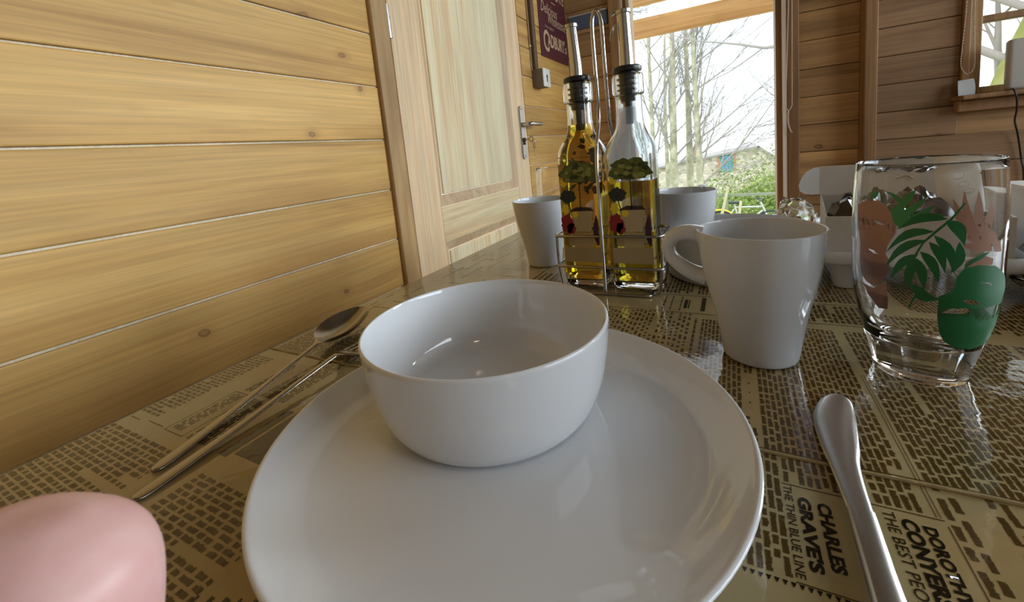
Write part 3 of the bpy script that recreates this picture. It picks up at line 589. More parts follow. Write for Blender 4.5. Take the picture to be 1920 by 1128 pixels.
# near left: strip by the wall, boxed notice, the two sheets with lines across
lines(-.4005, -.3760, .126, .2180, run='X', pitch=.0034, th=.48, wl=(.003, .008))
lines(-.3260, -.2940, .172, .2310, pitch=.0033, para=.3); lines(-.3255, -.3000, .1210, .168, pitch=.0030, para=.3)
lines(-.3490, -.3350, .1240, .1680, pitch=.0030, th=.42, wl=(.002, .007))
lines(-.4010, -.3080, -.03, .1130, run='X', pitch=.0038, wl=(.003, .010), gap=.0022, para=.22)
lines(-.2750, -.1960, -.03, .1080, run='X', pitch=.0038, wl=(.003, .009), gap=.0022, para=.22)
lines(-.3980, -.2600, .2360, .300, pitch=.0030, th=.40, wl=(.003, .010), para=.3)
for _ in range(46):                                       # sparse long rules and stray words along the wall side
    x, y, L = rnd.uniform(-.395, -.215), rnd.uniform(.30, .72), rnd.uniform(.01, .07)
    Q(x, x+rnd.choice((.0006, .0010, .0016)), y, y+L) if rnd.random() < .6 else Q(x, x+L*.5, y, y+rnd.choice((.0007, .0014)))
def bars(name, qs, mat, z=EPS, stuff=True):
    vv, ff = [], []
    for (x0, x1, y0, y1) in qs:
        k = len(vv); dz = z - (.0004 if y0 > SEAM else 0)
        vv += [(x0, y0, dz), (x1, y0, dz), (x1, y1, dz), (x0, y1, dz)]; ff.append((k, k+1, k+2, k+3))
    o = link(name, pyd(name, vv, ff), mat, cl)
    if stuff: o['kind'] = 'stuff'
    return o
quads = [q for q in quads if not (q[2] < SEAM < q[3])]
bars('small_print', quads, M_INK)
# rules, frames and borders
rules = []
def frame(x0, x1, y0, y1, t=.0005):
    rules.extend([(x0, x1, y0, y0+t), (x0, x1, y1-t, y1), (x0, x0+t, y0, y1), (x1-t, x1, y0, y1)])
rules += [(TX0+.002, -.215, SEAM+.0009, SEAM+.0024), (-.020, TX1-.002, SEAM+.0009, SEAM+.0024), (.0172, .0730, .2110, .2115), (.0172, .040, .1610, .1615), (.0708, .0711, .2123, .2310), (.0722, .0725, .2123, .2310),  # first two strips: the joint's dark gap drawn in ink
          (.0708, .0711, .2340, .33), (.0722, .0725, .2340, .33), (.0730, .0734, .10, .2085),
          (-.075, .10, .4115, .4125), (-.075, .10, .4590, .4600), (-.5+.5-.3, -.08, .4115, .4122)]
frame(-.3520, -.3290, .1205, .1697)
rules += [(-.3990, -.3860, .1195, .1201), (-.3770, -.3560, .1215, .1221)]
for _b in rules: bars('printed_line_and_joint_gap', [_b], M_INK, EPS*1.2, False)
for _b in ([(-.2835, -.2765, .1200, .1670), (-.2265, -.2245, .480, .512), (-.2190, -.2165, .480, .512), (-.2100, -.2085, .480, .514), (-.2045, -.2035, .480, .514),
                       (-.2340, -.2320, .480, .520), (-.03+.0, -.0262, .4187, .4550), (-.0455, -.0425, .4230, .4470), (-.0415, -.0405, .4230, .4470), (.032, .046, .420, .454)]): bars('printed_block', [_b], M_INKB, EPS*1.3, False)
bars('printed_picture', [(-.2735, -.1500, .1240, .2000)], M_INKD, EPS*1.3, False)
sk = []
for k in range(9):
    x = -.196+.0062*k; sk += [(x, x+.0012+.0009*(k % 3), .045+.002*k, .066+.0022*k)]
bars('printed_sketch', sk, M_INKB, EPS*1.3)
for _b in [(.0060, .0068, y, y+.0013) for y in (.298, .2865, .275)]: bars('printed_dot', [_b], M_INKB, EPS*1.3, False)
vv, ff = [], []
for k in range(40):                                       # toothed border below the columns
    x = -.060+.0026*k; i = len(vv)
    vv += [(x, .1606, EPS*1.2), (x+.0018, .1606, EPS*1.2), (x+.0009, .1585, EPS*1.2)]; ff.append((i, i+2, i+1))
link('toothed_border', pyd('toothed_border', vv, ff), M_INKB, cl)
def head(body, x0, x1, y_start, y_end, mat=M_INKB, name='headline', **k):
    """reads towards the viewer's side (-Y), letters standing towards +X"""
    z = EPS*1.4-(.0004 if y_end > SEAM else 0)
    return place_text(name, body, (x0, y_start, z), (0, y_end-y_start, 0), (x1-x0, 0, 0), mat, cl, **k)
head("CHARLES", .0292, .0342, .2042, .1702, bold=.045)
head("GRAVE'S", .0222, .0272, .2050, .1676, bold=.045)
head("THE THIN BLUE LINE", .0174, .0206, .2100, .1632, bold=.006, mat=M_INKD)
head("DOROTHY", .0644, .0688, .2056, .1720, bold=.045)
head("CONYERS", .0578, .0632, .2072, .1690, bold=.045)
head("THE BEST PEOPLE", .0525, .0565, .2092, .1600, bold=.004, mat=M_INKD)
head("GOLLANCZ", -.3462, -.3400, .2150, .1728, bold=.03, mat=M_INKD)

# ------------------------------------------------------------------ tableware in front
def smooth_prof(p, n=4):
    return [(max(0, q[0]), q[1]) for q in cr([(r, z) for r, z in p], n)]
pl = lathe('dinner_plate', smooth_prof([(0, .0035), (.05, .0035), (.070, .0035)], 1)+[(.071, .0008), (.0735, 0), (.076, .0008)]
           + smooth_prof([(.077, .0040), (.095, .0068), (.110, .0125), (.120, .0180), (.1246, .0212), (.1252, .0224), (.1244, .0232), (.1225, .0228), (.117, .0190), (.109, .0150), (.100, .0122), (.088, .0106), (.070, .0102), (.03, .0101)], 4)+[(0, .0101)],
           M_CERAM, None, 128, 60, (0, 0, 0))
pl.location = (-.1165, .1861, TZ+.00045)
tag(pl, 'large white coupe plate under the bowl in the foreground', 'plate')
bo = lathe('cereal_bowl', [(0, .0030), (.044, .0030), (.045, .0004), (.050, 0)]+smooth_prof([(.054, .0001), (.0592, .0008), (.0630, .0042), (.0670, .0115), (.0710, .0240), (.0737, .0390), (.0750, .0520), (.0752, .0548), (.0745, .0560), (.0733, .0556), (.0722, .0500), (.0705, .0380), (.0680, .0260), (.0640, .0150), (.0580, .0090), (.0500, .0064), (.03, .0055)], 4)+[(0, .0054)],
           M_CERAM, None, 128, 60)
bo.location = (-.1381, .2117, TZ+.0108)
tag(bo, 'empty white cereal bowl standing on the large plate', 'bowl')

MUGP = [(0, .0030), (.0195, .0030), (.0205, .0004)]+smooth_prof([(.0225, 0), (.0238, .0010), (.0248, .0040), (.0272, .0200), (.0300, .0350), (.0336, .0500), (.0368, .0650), (.0391, .0800), (.0405, .0940), (.0403, .0956), (.0394, .0956), (.0389, .0940), (.0375, .0800), (.0351, .0650), (.0318, .0500), (.0281, .0350), (.0250, .0200), (.0220, .0100), (.0150, .0068)], 4)+[(0, .0062)]
def make_mug(name, loc, rz, label, s=1.0, mat=M_CERAM2):
    e = empty(name, loc, rz)
    lathe('mug_body', [(r*s, z) for r, z in MUGP], mat, e, 72, 60)
    bm = bmesh.new(); rings = []
    path = cr([(.0365, .0900), (.0460, .0918), (.0555, .0895), (.0612, .0825), (.0606, .0745), (.0550, .0672), (.0475, .0618), (.0405, .0588), (.0345, .0570)], 5)
    m = len(path)
    for i, p in enumerate(path):
        a = path[max(0, i-1)]; b = path[min(m-1, i+1)]; t = (b-a).normalized(); nx, nz = -t.y, t.x
        u = i/(m-1); w = .0072-.0012*math.sin(PI*u); h = .0050+.0014*abs(2*u-1)
        ring = []
        for k in range(14):
            c, s_ = math.cos(2*PI*k/14), math.sin(2*PI*k/14)
            e1 = math.copysign(abs(c)**.8, c)*w; e2 = math.copysign(abs(s_)**.8, s_)*h
            ring.append((p.x*s+nx*e2, e1, p.y+nz*e2))
        rings.append(ring)
    add_loft(bm, rings)
    link('handle', bm_mesh(bm, 'handle', True, 70), mat, e)
    return tag(e, label, 'mug', 'white mugs on the table')
make_mug('mug', (.0151, .3427, TZ), R(176), 'white flared mug with its handle turned left, nearest the plate')
make_mug('mug', (-.247, .558, TZ), R(60), 'white flared mug left of the oil bottles near the door side', 1.0)
make_mug('mug', (-.053, .557, TZ+.0040), R(65), 'white mug standing inside the low round dish behind the front mug', .90)
di = lathe('soup_dish', [(0, .0030), (.070, .0030), (.071, .0004)]+smooth_prof([(.0735, 0), (.0760, .0010), (.0790, .0060), (.0830, .0200), (.0862, .0370), (.0880, .0520), (.0882, .0540), (.0874, .0550), (.0862, .0540), (.0845, .0370), (.0812, .0200), (.0770, .0080), (.0720, .0042), (.03, .0038)], 4)+[(0, .0038)], M_CERAM2, None, 96, 60)
di.location = (-.003, .556, TZ); di.scale = (.94, .94, 1); tag(di, 'low round white dish behind the front mug holding another mug', 'dish')

# ---- tumblers with printed leaves
TOUT = [(.0225, .0), (.0234, .004), (.0252, .012), (.0266, .018), (.0284, .025), (.0318, .040), (.0342, .060), (.0348, .085), (.0347, .110), (.0334, .134)]
def tum_r(z):
    for (r0, z0), (r1, z1) in zip(TOUT, TOUT[1:]):
        if z0 <= z <= z1: return r0+(r1-r0)*(z-z0)/(z1-z0)
    return TOUT[-1][0] if z > .1 else TOUT[0][0]
TUMP = [(0, .0012), (.017, .0010), (.0195, 0)]+TOUT[:1]+smooth_prof(TOUT[1:]+[(.0332, .1360), (.0326, .1364), (.0320, .1352)], 3)+smooth_prof([(.0322, .130), (.0334, .110), (.0335, .085), (.0328, .060), (.0300, .042), (.0262, .0305), (.0200, .0235), (.0100, .0205)], 4)+[(0, .0200)]
M_DG = pmat('leaf_green_print', (.012, .145, .045), .45); M_LG = pmat('bright_green_print', (.045, .24, .085), .45)
M_PK = pmat('dusty_pink_print', (.36, .20, .135), .5)
def make_tumbler(loc, rz, label, decals):
    e = empty('tumbler', loc, rz); lathe('glass_body', TUMP, M_GLASS, e, 96, 60)
    for key, mat, lift in decals:
        ms = []
        for loop in DECAL[key]:
            lf = lift
            ms.append(poly_mesh('leaf', [(a*.034, z) for a, z in loop[0]], [[(a*.034, z) for a, z in h] for h in loop[1:]], .004,
                                lambda u, z: Vector(((tum_r(z)+lf)*math.cos(u/.034), (tum_r(z)+lf)*math.sin(u/.034), z))))
        me = join_meshes('printed_leaves', ms)
        for p in me.polygons: p.use_smooth = True
        link('printed_leaves', me, mat, e)
    return tag(e, label, 'glass', 'leaf-printed tumblers')
make_tumbler((.1047, .3492, TZ), 0, 'clear tumbler with green and pink leaf print, large at the right', [('pink', M_PK, .00012), ('pinkfar', M_PK, .00012), ('lightgreen', M_LG, .00016), ('green', M_DG, .00022)])
make_tumbler((-.262, .668, TZ), R(110), 'clear leaf-printed tumbler half hidden behind the left mug', [('green', M_DG, .00012), ('pink', M_PK, .00012)])

# ---- cutlery
def strip_mesh(stations, th, name, sub=1):
    """stations: (s, half width, centre offset, z, dish depth) along X; returns object data with solidify done by hand"""
    N = 9; top, bot = [], []
    for (s, w, o, z, d) in stations:
        rt, rb = [], []
        for k in range(N):
            v = -1+2*k/(N-1); zz = z-d*(1-v*v); tt = th*(1-.75*abs(v)**3)
            rt.append((s, o+w*v, zz+tt*.5)); rb.append((s, o+w*v, zz-tt*.5))
        top.append(rt); bot.append(rb)
    bm = bmesh.new(); rings = [t+b[::-1] for t, b in zip(top, bot)]
    add_loft(bm, rings)
    return bm_mesh(bm, name, True, 70)
def seg(st, n=5):
    return [tuple(q) for q in [tuple(v) for v in _crn(st, n)]]
def _crn(p, n):
    out = []; P = [[2*a-b for a, b in zip(p[0], p[1])]]+[list(q) for q in p]+[[2*a-b for a, b in zip(p[-1], p[-2])]]
    for i in range(1, len(P)-2):
        for k in range(n):
            t = k/n; out.append([.5*((2*b)+(c-a)*t+(2*a-5*b+4*c-d)*t*t+(3*b-a-3*c+d)*t**3) for a, b, c, d in zip(P[i-1], P[i], P[i+1], P[i+2])])
    out.append(list(p[-1])); return out
def orient(o, a, b, z):
    """put the piece's X axis from a to b on the table"""
    o.location = (a[0], a[1], z); o.rotation_euler = (0, 0, math.atan2(b[1]-a[1], b[0]-a[0]))
HND = [(.145, .0026, 0, .0100, 0), (.110, .0026, 0, .0074, 0), (.060, .0036, 0, .0032, 0), (.015, .0050, 0, .0012, 0), (.003, .0042, 0, .0009, 0), (0, .0015, 0, .0009, 0)][::-1]
sp = empty('table_spoon'); orient(sp, (-.305, .0950), (-.357, .308), TZ+.0006)
link('handle', strip_mesh(seg(HND), .0022, 'handle'), M_CUTL, sp)
BW = [(.1452, .0030, 0, .0100, 0), (.151, .0060, 0, .0104, .0012), (.162, .0155, 0, .0120, .0066), (.178, .0212, 0, .0140, .0112), (.196, .0208, 0, .0156, .0112), (.211, .0142, 0, .0164, .0068), (.2190, .0062, 0, .0168, .0022), (.2206, .0012, 0, .0168, .0002)]
link('spoon_bowl', strip_mesh(seg(BW, 6), .0016, 'spoon_bowl'), M_CUTL, sp)
tag(sp, 'steel table spoon lying bowl up on the newsprint nearest the wall', 'spoon')
fk = empty('dinner_fork'); orient(fk, (-.288, .0790), (-.3065, .285), TZ+.0006)
link('handle', strip_mesh(seg(HND), .0022, 'handle'), M_CUTL, fk)
link('fork_head', strip_mesh(seg([(.1452, .0030, 0, .0100, 0), (.150, .0055, 0, .0092, 0), (.157, .0108, 0, .0060, .0010), (.165, .0122, 0, .0048, .0010)]), .0020, 'fork_head'), M_CUTL, fk)
for oy in (-.0100, -.0033, .0033, .0100):
    link('tine', strip_mesh(seg([(.1651, .0021, oy, .0045, 0), (.180, .0019, oy*.98, .0034, 0), (.196, .0015, oy*.96, .0040, 0), (.207, .0007, oy*.95, .0056, 0)]), .0018, 'tine'), M_CUTL, fk)
tag(fk, 'steel fork lying beside the spoon, half hidden by bowl', 'fork')
kn = empty('table_knife', (.0440, .18, TZ+.0016))
ST = [(.2965, .0525, .0530), (.2945, .0490, .0560), (.2890, .0440, .0580), (.275, .0385, .0572), (.262, .0362, .0553), (.245, .0364, .0528), (.2325, .0371, .0503), (.2165, .0382, .0490), (.200, .0390, .0484), (.1994, .0388, .0486), (.18, .0383, .0482), (.165, .0380, .0480), (.120, .0366, .0488), (.085, .0366, .0494), (.074, .0385, .0485), (.071, .0425, .0445)]
def kmesh(sts, th0, th1, name):
    bm = bmesh.new(); rings = []
    for i, (y, a, b) in enumerate(sts):
        t = th0+(th1-th0)*i/(len(sts)-1); c = (a+b)/2; w = (b-a)/2
        rings.append([(c-.0440+w*math.cos(2*PI*k/16), y-.18, t/2+t/2*math.copysign(abs(math.sin(2*PI*k/16))**.5, math.sin(2*PI*k/16))) for k in range(16)])
    add_loft(bm, rings); return bm_mesh(bm, name, True, 55)
link('blade', kmesh(_crn(ST[:9], 4), .0012, .0034, 'blade'), M_STEELB, kn)
link('handle', kmesh(_crn(ST[9:], 4), .0050, .0062, 'handle'), M_STEELB, kn)
tag(kn, 'steel table knife with rounded blade lying right of the plate', 'knife')

# ------------------------------------------------------------------ oil and vinegar bottles in their wire rack
def sq_ring(hw, e, z, n=48):
    """superellipse ring: e=2 round, larger = squarer"""
    out = []
    for k in range(n):
        a = 2*PI*k/n; c, s = math.cos(a), math.sin(a)
        out.append((hw*math.copysign(abs(c)**(2/e), c), hw*math.copysign(abs(s)**(2/e), s), z))
    return out
def densify(st, n=3):
    return _crn([list(s) for s in st], n)
BO = [(.0180, 3.5, .0025), (.0212, 4.5, .0004), (.0232, 5.5, .0010), (.0243, 6.5, .0040), (.0247, 7, .012), (.0247, 7, .080), (.0247, 7, .140), (.0246, 6.4, .1500), (.0236, 5.0, .1575), (.0210, 3.6, .1645), (.0178, 2.6, .1705), (.0158, 2.2, .1760), (.0147, 2, .1820), (.0139, 2, .1930), (.0138, 2, .2080), (.0139, 2, .2095), (.0160, 2, .2105), (.0164, 2, .2150), (.0163, 2, .2280), (.0158, 2, .2310), (.0145, 2, .2318)]
BI = [(.0122, 2, .2312), (.0120, 2, .2150), (.0119, 2, .1930), (.0128, 2, .1815), (.0141, 2.2, .1752), (.0162, 2.6, .1695), (.0194, 3.5, .1632), (.0219, 4.9, .1562), (.0229, 6, .1490), (.0230, 6.5, .140), (.0230, 6.5, .080), (.0230, 6.5, .0150), (.0220, 5, .0085), (.0175, 4, .0068), (.0080, 3, .0080)]
def inner_hw(z):
    P = BI[::-1]
    for (h0, e0, z0), (h1, e1, z1) in zip(P[2:], P[3:]):
        if z0 <= z <= z1:
            t = (z-z0)/(z1-z0); return h0+(h1-h0)*t, e0+(e1-e0)*t
    return BI[0][0], 2
M_VIN = pmat('amber_vinegar', (.93, .66, .10), .0, trans=1.0, ior=1.36)
M_OIL = pmat('olive_oil', (.62, .50, .035), .0, trans=1.0, ior=1.47)
M_FILM = bpy.data.materials.new('oil_film'); M_FILM.use_nodes = True; n = M_FILM.node_tree.nodes; l = M_FILM.node_tree.links; n.clear()
o_ = n.new('ShaderNodeOutputMaterial'); mx = n.new('ShaderNodeMixShader'); t1 = n.new('ShaderNodeBsdfTransparent'); t2 = n.new('ShaderNodeBsdfTranslucent'); tn = n.new('ShaderNodeTexNoise'); tr_ = n.new('ShaderNodeMapRange')
tn.inputs['Scale'].default_value = 320; tr_.inputs['From Min'].default_value = .35; tr_.inputs['From Max'].default_value = .75; tr_.inputs['To Min'].default_value = .14; tr_.inputs['To Max'].default_value = .50
t2.inputs[0].default_value = (.86, .93, 1, 1); l.new(tn.outputs['Fac'], tr_.inputs['Value']); l.new(tr_.outputs[0], mx.inputs[0]); l.new(t1.outputs[0], mx.inputs[1]); l.new(t2.outputs[0], mx.inputs[2]); l.new(mx.outputs[0], o_.inputs['Surface'])
M_HERB = pmat('steeped_herbs', (.10, .06, .015), .7)
M_CROWNL = pmat('crown_light', (.15, .17, .035), .6); M_CROWND = pmat('crown_shade', (.035, .05, .012), .6); M_CROWNL2 = pmat('crown_bright', (.25, .26, .07), .6)
M_CROWN = pmat('crown_green', (.085, .11, .022), .6); M_CROWN2 = pmat('crown_dark', (.022, .032, .022), .6)
M_POT = pmat('pot_beige', (.42, .34, .20), .6); M_RED = pmat('blossom_red', (.25, .012, .022), .6); M_YEL = pmat('lemon_yellow', (.75, .55, .03), .6); M_BARK2 = pmat('stem_print', (.03, .02, .015), .6)
M_POTD = pmat('plinth_stone', (.36, .28, .16), .6); M_PURP = pmat('aubergine_print', (.05, .015, .04), .6)
def blob(cx, cz, w, h, n=26, amp=.10, seed=1, flat=None):
    r = random.Random(seed); ph = [r.uniform(0, 6.3) for _ in range(4)]; out = []
    for k in range(n*2):
        a = PI*k/n; q = 1+amp*(.5*math.sin(5*a+ph[0])+.45*math.sin(9*a+ph[1])+.35*math.sin(15*a+ph[2]))
        z = cz+h/2*q*math.sin(a)
        if flat is not None and z < flat: z = flat+(z-flat)*.15
        out.append((cx+w/2*q*math.cos(a), z))
    return out
def make_bottle(x, y, rz, liquid, level, label, herbs, spout_tilt, spout_r, stop_lift):
    e = empty('oil_bottle', (x, y, TZ+.0042), rz)
    bm = bmesh.new(); add_loft(bm, [sq_ring(*s) for s in densify(BO, 3)+densify(BI, 3)]); link('glass_bottle', bm_mesh(bm, 'glass_bottle', True, 60), M_BGLASS, e)
    zs = [.0082, .0095, .0120, .0160]+[.02+.01*k for k in range(20)]
    zs = [z for z in zs if z < level-.004]+[level-.002, level]
    bm = bmesh.new(); rr = [sq_ring(inner_hw(z)[0]+.00012, inner_hw(z)[1], z) for z in zs]
    add_loft(bm, rr); link('liquid', bm_mesh(bm, 'liquid', True, 60), liquid, e)
    if herbs:
        bm = bmesh.new(); r = random.Random(5)
        for k in range(46):
            z = r.uniform(.112, .168); w = inner_hw(z)[0]*.72
            a = Vector((r.uniform(-w, w), r.uniform(-w*.5, w), z)); d = Vector((r.uniform(-.010, .010), r.uniform(-.004, .004), r.uniform(-.012, .012)))
            b2 = a+d; ww = inner_hw(min(max(b2.z, .1), .17))[0]*.8; b2.x = max(-ww, min(ww, b2.x)); b2.y = max(-ww, min(ww, b2.y)); b2.z = min(b2.z, level-.008)
            add_tube(bm, [a, (a+b2)/2+Vector((0, .0015, 0)), b2], [.0016, .0024, .0008], 5)
        link('herb_sprigs', bm_mesh(bm, 'herb_sprigs', True), M_HERB, e)['kind'] = 'stuff'
    if not herbs:                                        # oily haze on the inside of the empty upper part
        zf = [level+.002+.004*k for k in range(20)]
        bm = bmesh.new(); add_loft(bm, [sq_ring(inner_hw(z)[0]-.0004, inner_hw(z)[1], z) for z in zf], cap=False); link('oil_film', bm_mesh(bm, 'oil_film', True), M_FILM, e)
    # picture printed on the near face (local -Y)
    yf = -.0247
    def pic(name, polys, mat, lift):
        ms = [poly_mesh(name, p, (), None, lambda u, z: Vector((u, yf-lift, z))) for p in polys]
        link(name, join_meshes(name, ms), mat, e)
    sd = 3 if herbs else 8
    pic('printed_plinth', [[(-.0215, .030), (.0215, .030), (.0215, .0475), (-.0215, .0475)], [(-.0150, .049), (-.0010, .049), (-.0010, .0600), (-.0150, .0600)]], M_POTD, .00012)
    pic('printed_pot', [[(-.0090, .0640), (-.0085, .0480), (.0125, .0480), (.0135, .0640)], [(-.0085, .0655), (.0120, .0655), (.0140, .0850), (-.0105, .0850)], [(-.0115, .0848), (.0150, .0848), (.0150, .0895), (-.0115, .0895)]], M_POT, .00018)
    pic('printed_flowers', [blob(-.0155, .0745, .0150, .022, seed=sd, amp=.16), blob(-.0110, .0690, .010, .013, seed=sd+1, amp=.16)], M_RED, .00024)
    pic('printed_fruit', [blob(-.0165, .0915, .0085, .012, seed=sd+2, amp=.2), blob(-.0055, .0855, .007, .008, seed=sd+5, amp=.2), blob(-.0165, .1215, .0080, .009, seed=sd+6, amp=.25)], M_YEL, .00028)
    pic('printed_stems', [[(.0010, .090), (.0022, .090), (.0022, .124), (.0010, .124)], [(-.0100, .088), (-.0088, .088), (-.0125, .103), (-.0137, .103)], [(-.013, .0890), (.0165, .0890), (.0125, .0930), (-.0035, .0938)]], M_BARK2, .00030)
    pic('printed_shrub', [blob(-.0125, .1060, .0185, .0150, seed=sd+7, amp=.12)], M_CROWN2, .00034)
    pic('printed_crown', [blob(.0016, .1310, .0430, .0270, seed=sd+3, amp=.13, flat=.1225)], M_CROWN, .00038)
    rc_ = random.Random(sd)
    for mt, cnt, lf in ((M_CROWNL, 20, .00044), (M_CROWND, 13, .00050), (M_CROWNL2, 9, .00054)):
        cl2 = []
        for _ in range(cnt):
            a_ = rc_.uniform(0, 2*PI); k_ = math.sqrt(rc_.random())*.86
            cl2.append(blob(.0016+.0200*k_*math.cos(a_), max(.1245, .1310+.0125*k_*math.sin(a_)), rc_.uniform(.004, .008), rc_.uniform(.003, .0055), n=8, amp=.2, seed=rc_.randint(1, 99)))
        for c_ in cl2: pass
        ms_ = [poly_mesh('leaf', q_, (), None, lambda u, z, i_=i_: Vector((u, yf-lf-.000002*i_, z))) for i_, q_ in enumerate(cl2)]
        link('printed_foliage', join_meshes('printed_foliage', ms_), mt, e)['kind'] = 'stuff'
    pic('printed_vase', [[(.0180, .050), (.0205, .050), (.0205, .078), (.0185, .085), (.0140, .070), (.0150, .058)]], M_PURP, .00040)
    # stopper and pourer
    st = empty('pourer', (0, 0, stop_lift)); st.parent = e
    lathe('stopper', [(0, .2020), (.0078, .2022), (.0086, .2060)]+[q for k in range(4) for q in ((.0086, .2075+.0055*k), (.01135, .2082+.0055*k), (.01135, .2092+.0055*k), (.0086, .2100+.0055*k))]+[(.0090, .2300), (.0090, .2322), (.0148, .2330), (.0152, .2345), (.0150, .2372), (.0138, .2384), (.0070, .2388), (0, .2388)], M_RUBBER, st, 40, 40)
    t = spout_tilt; pts = [(0, 0, .2380), (.0003*t, 0, .2500), (-.0007*t, 0, .2700), (-.0022*t, 0, .2940)]
    bm = bmesh.new(); add_tube(bm, cr(pts, 5), [spout_r*(1.10-.16*k/15) for k in range(16)], 20); link('spout', bm_mesh(bm, 'spout', True, 60), M_STEEL, st)
    tx = -.0022*t
    bm = bmesh.new(); add_tube(bm, [(tx, 0, .2925), (tx, 0, .2955)], spout_r*1.18, 18)
    pl_ = cr([(tx+spout_r*.9, 0, .2962), (tx-spout_r*1.0, 0, .2957), (tx-spout_r*1.9, 0, .2935)], 5)
    add_tube(bm, pl_, [.0034*(1-.3*k/10) for k in range(11)], 8, flat=.35)
    link('flap', bm_mesh(bm, 'flap', True, 50), M_STEEL, st)
    if not herbs:
        bm = bmesh.new(); add_tube(bm, cr([(tx-spout_r*1.15, -.001, .2860), (tx-.0120, -.003, .2760), (tx-.0150, -.003, .2660)], 4), [.0005, .0009, .0013, .0016, .0017, .0015, .0011, .0007, .0004], 6, flat=2.0)
        link('flap_weight', bm_mesh(bm, 'flap_weight', True), M_STEEL, st)
    lathe('dip_tube', [(.0032, .178), (.0040, .178), (.0040, .2018), (.0032, .2018)], M_RUBBER, st, 16)
    return tag(e, label, 'bottle', 'oil and vinegar bottles in the rack')
make_bottle(-.1530, .4775, 0, M_VIN, .1855, 'square glass bottle of amber vinegar with steeped herbs and steel pourer', True, 1.0, .0060, .0)
make_bottle(-.0970, .4775, 0, M_OIL, .1195, 'square glass bottle half full of dark olive oil with steel pourer', False, .25, .0070, .0015)
rk = tag(empty('bottle_rack', (-.1250, .4775, TZ)), 'bent steel wire rack with tall loop handle holding the two bottles', 'rack')
WR = .0017
def rrect(x0, x1, y0, y1, z, r, n=5):
    out = []
    for cx, cy, a0 in ((x1-r, y1-r, 0), (x0+r, y1-r, 90), (x0+r, y0+r, 180), (x1-r, y0+r, 270)):
        for k in range(n+1): a = R(a0+90*k/n); out.append((cx+r*math.cos(a), cy+r*math.sin(a), z))
    return out
tube('wire_ring', rrect(-.0600, .0600, -.0288, .0300, .0650, .009), WR, M_WIRE, rk, 8, True)
tube('wire_ring', rrect(-.0600, .0600, -.0288, .0300, .0295, .009), WR, M_WIRE, rk, 8, True)
for sx in (-1, 1):
    tube('upright', cr([(sx*.0580, -.0250, .0650), (sx*.0575, -.0250, .0300), (sx*.0530, -.0240, .0022), (sx*.0460, -.0235, .0019)], 5), WR, M_WIRE, rk, 8)
    tube('upright', cr([(sx*.0580, .0250, .0650), (sx*.0575, .0250, .0300), (sx*.0530, .0240, .0022), (sx*.0460, .0235, .0019)], 5), WR, M_WIRE, rk, 8)
tube('base_wire', rrect(-.0465, .0465, -.0350, .0330, .0019, .006), WR*.95, M_WIRE, rk, 8, True)
tube('base_wire', [(-.0465, 0, .0020), (.0465, 0, .0020)], WR*.95, M_WIRE, rk, 8)
hl = cr([(-.0030, -.0305, .0030), (-.0030, -.0305, .0700), (-.0032, -.0295, .150), (-.0044, -.006, .195), (-.0062, 0, .2500), (-.0066, 0, .2900), (-.0050, 0, .3035), (-.0015, 0, .3080), (.0022, 0, .3035), (.0040, 0, .2900), (.0046, 0, .2500), (.0044, .006, .195), (.0036, .0305, .150), (.0032, .0315, .0700), (.0032, .0315, .0030)], 5)
tube('loop_handle', hl, .0021, M_STEEL, rk, 10)

# ------------------------------------------------------------------ things at the far right of the table
def crumple(name, c, sx, sy, sz, mat, seed, par=None, amp=.30, sub=3, facet=False):
    bm = bmesh.new(); bmesh.ops.create_icosphere(bm, subdivisions=sub, radius=1.0); r = random.Random(seed)
    dirs = [(Vector((r.gauss(0, 1), r.gauss(0, 1), r.gauss(0, 1))).normalized(), r.uniform(3, 9), r.uniform(0, 6)) for _ in range(7)]
    for v in bm.verts:
        k = 1+amp*sum(abs(math.sin(d.dot(v.co)*f+p))-.6 for d, f, p in dirs)/4
        v.co = Vector((v.co.x*sx*k, v.co.y*sy*k, v.co.z*sz*(k if v.co.z > -.6 else .9)))
    zm = min(v.co.z for v in bm.verts)
    for v in bm.verts: v.co += Vector((0, 0, -zm))
    return link(name, bm_mesh(bm, name, not facet, 35), mat, par, c)
M_CARD = pmat('white_card', (.70, .69, .67), .55); M_CARDG = pmat('grey_card', (.55, .53, .50), .6)
M_FOIL = pmat('clear_film', (.93, .96, 1.0), .05, trans=1.0, ior=1.18, spec=.9)
M_DARK = pmat('dark_wrapper', (.022, .016, .015), .28, spec=.5)
CA = R(-7); CO = Vector((.154, .585, 0))
def crot(x, y): return (CO.x+x*math.cos(CA)-y*math.sin(CA), CO.y+x*math.sin(CA)+y*math.cos(CA))
tr = tag(empty('tray', (CO.x, CO.y, TZ), CA), 'white footed tray carrying the open carton, between mug and tumbler', 'tray')
bm = bmesh.new(); rr = []
for s, z in ((.955, .0262), (.985, .0272), (1, .0300), (1, .0395), (.99, .0405), (.972, .0400), (.965, .0350), (.95, .0335)):
    rr.append([(p[0]*s, p[1]*s, z) for p in rrect(-.0710, .0710, -.0980, .0950, 0, .014)])
add_loft(bm, rr); link('tray_body', bm_mesh(bm, 'tray_body', True, 50), M_CERAM2, tr)
for sx in (-1, 1):
    for sy in (-1, 1):
        o = lathe('foot', smooth_prof([(0, 0), (.008, 0), (.0095, .002), (.0115, .012), (.0150, .022), (.0165, .0270)], 3)+[(0, .0270)], M_CERAM2, tr, 24); o.location = (sx*.048, -.0015+sy*.072, 0)
cb = tag(empty('carton', (CO.x, CO.y, TZ+.0342), CA), 'open pale cardboard carton with its lid flap raised behind the tumbler', 'carton')
x0, x1, y0, y1, h, t = -.064, .062, -.084, .078, .0385, .0016
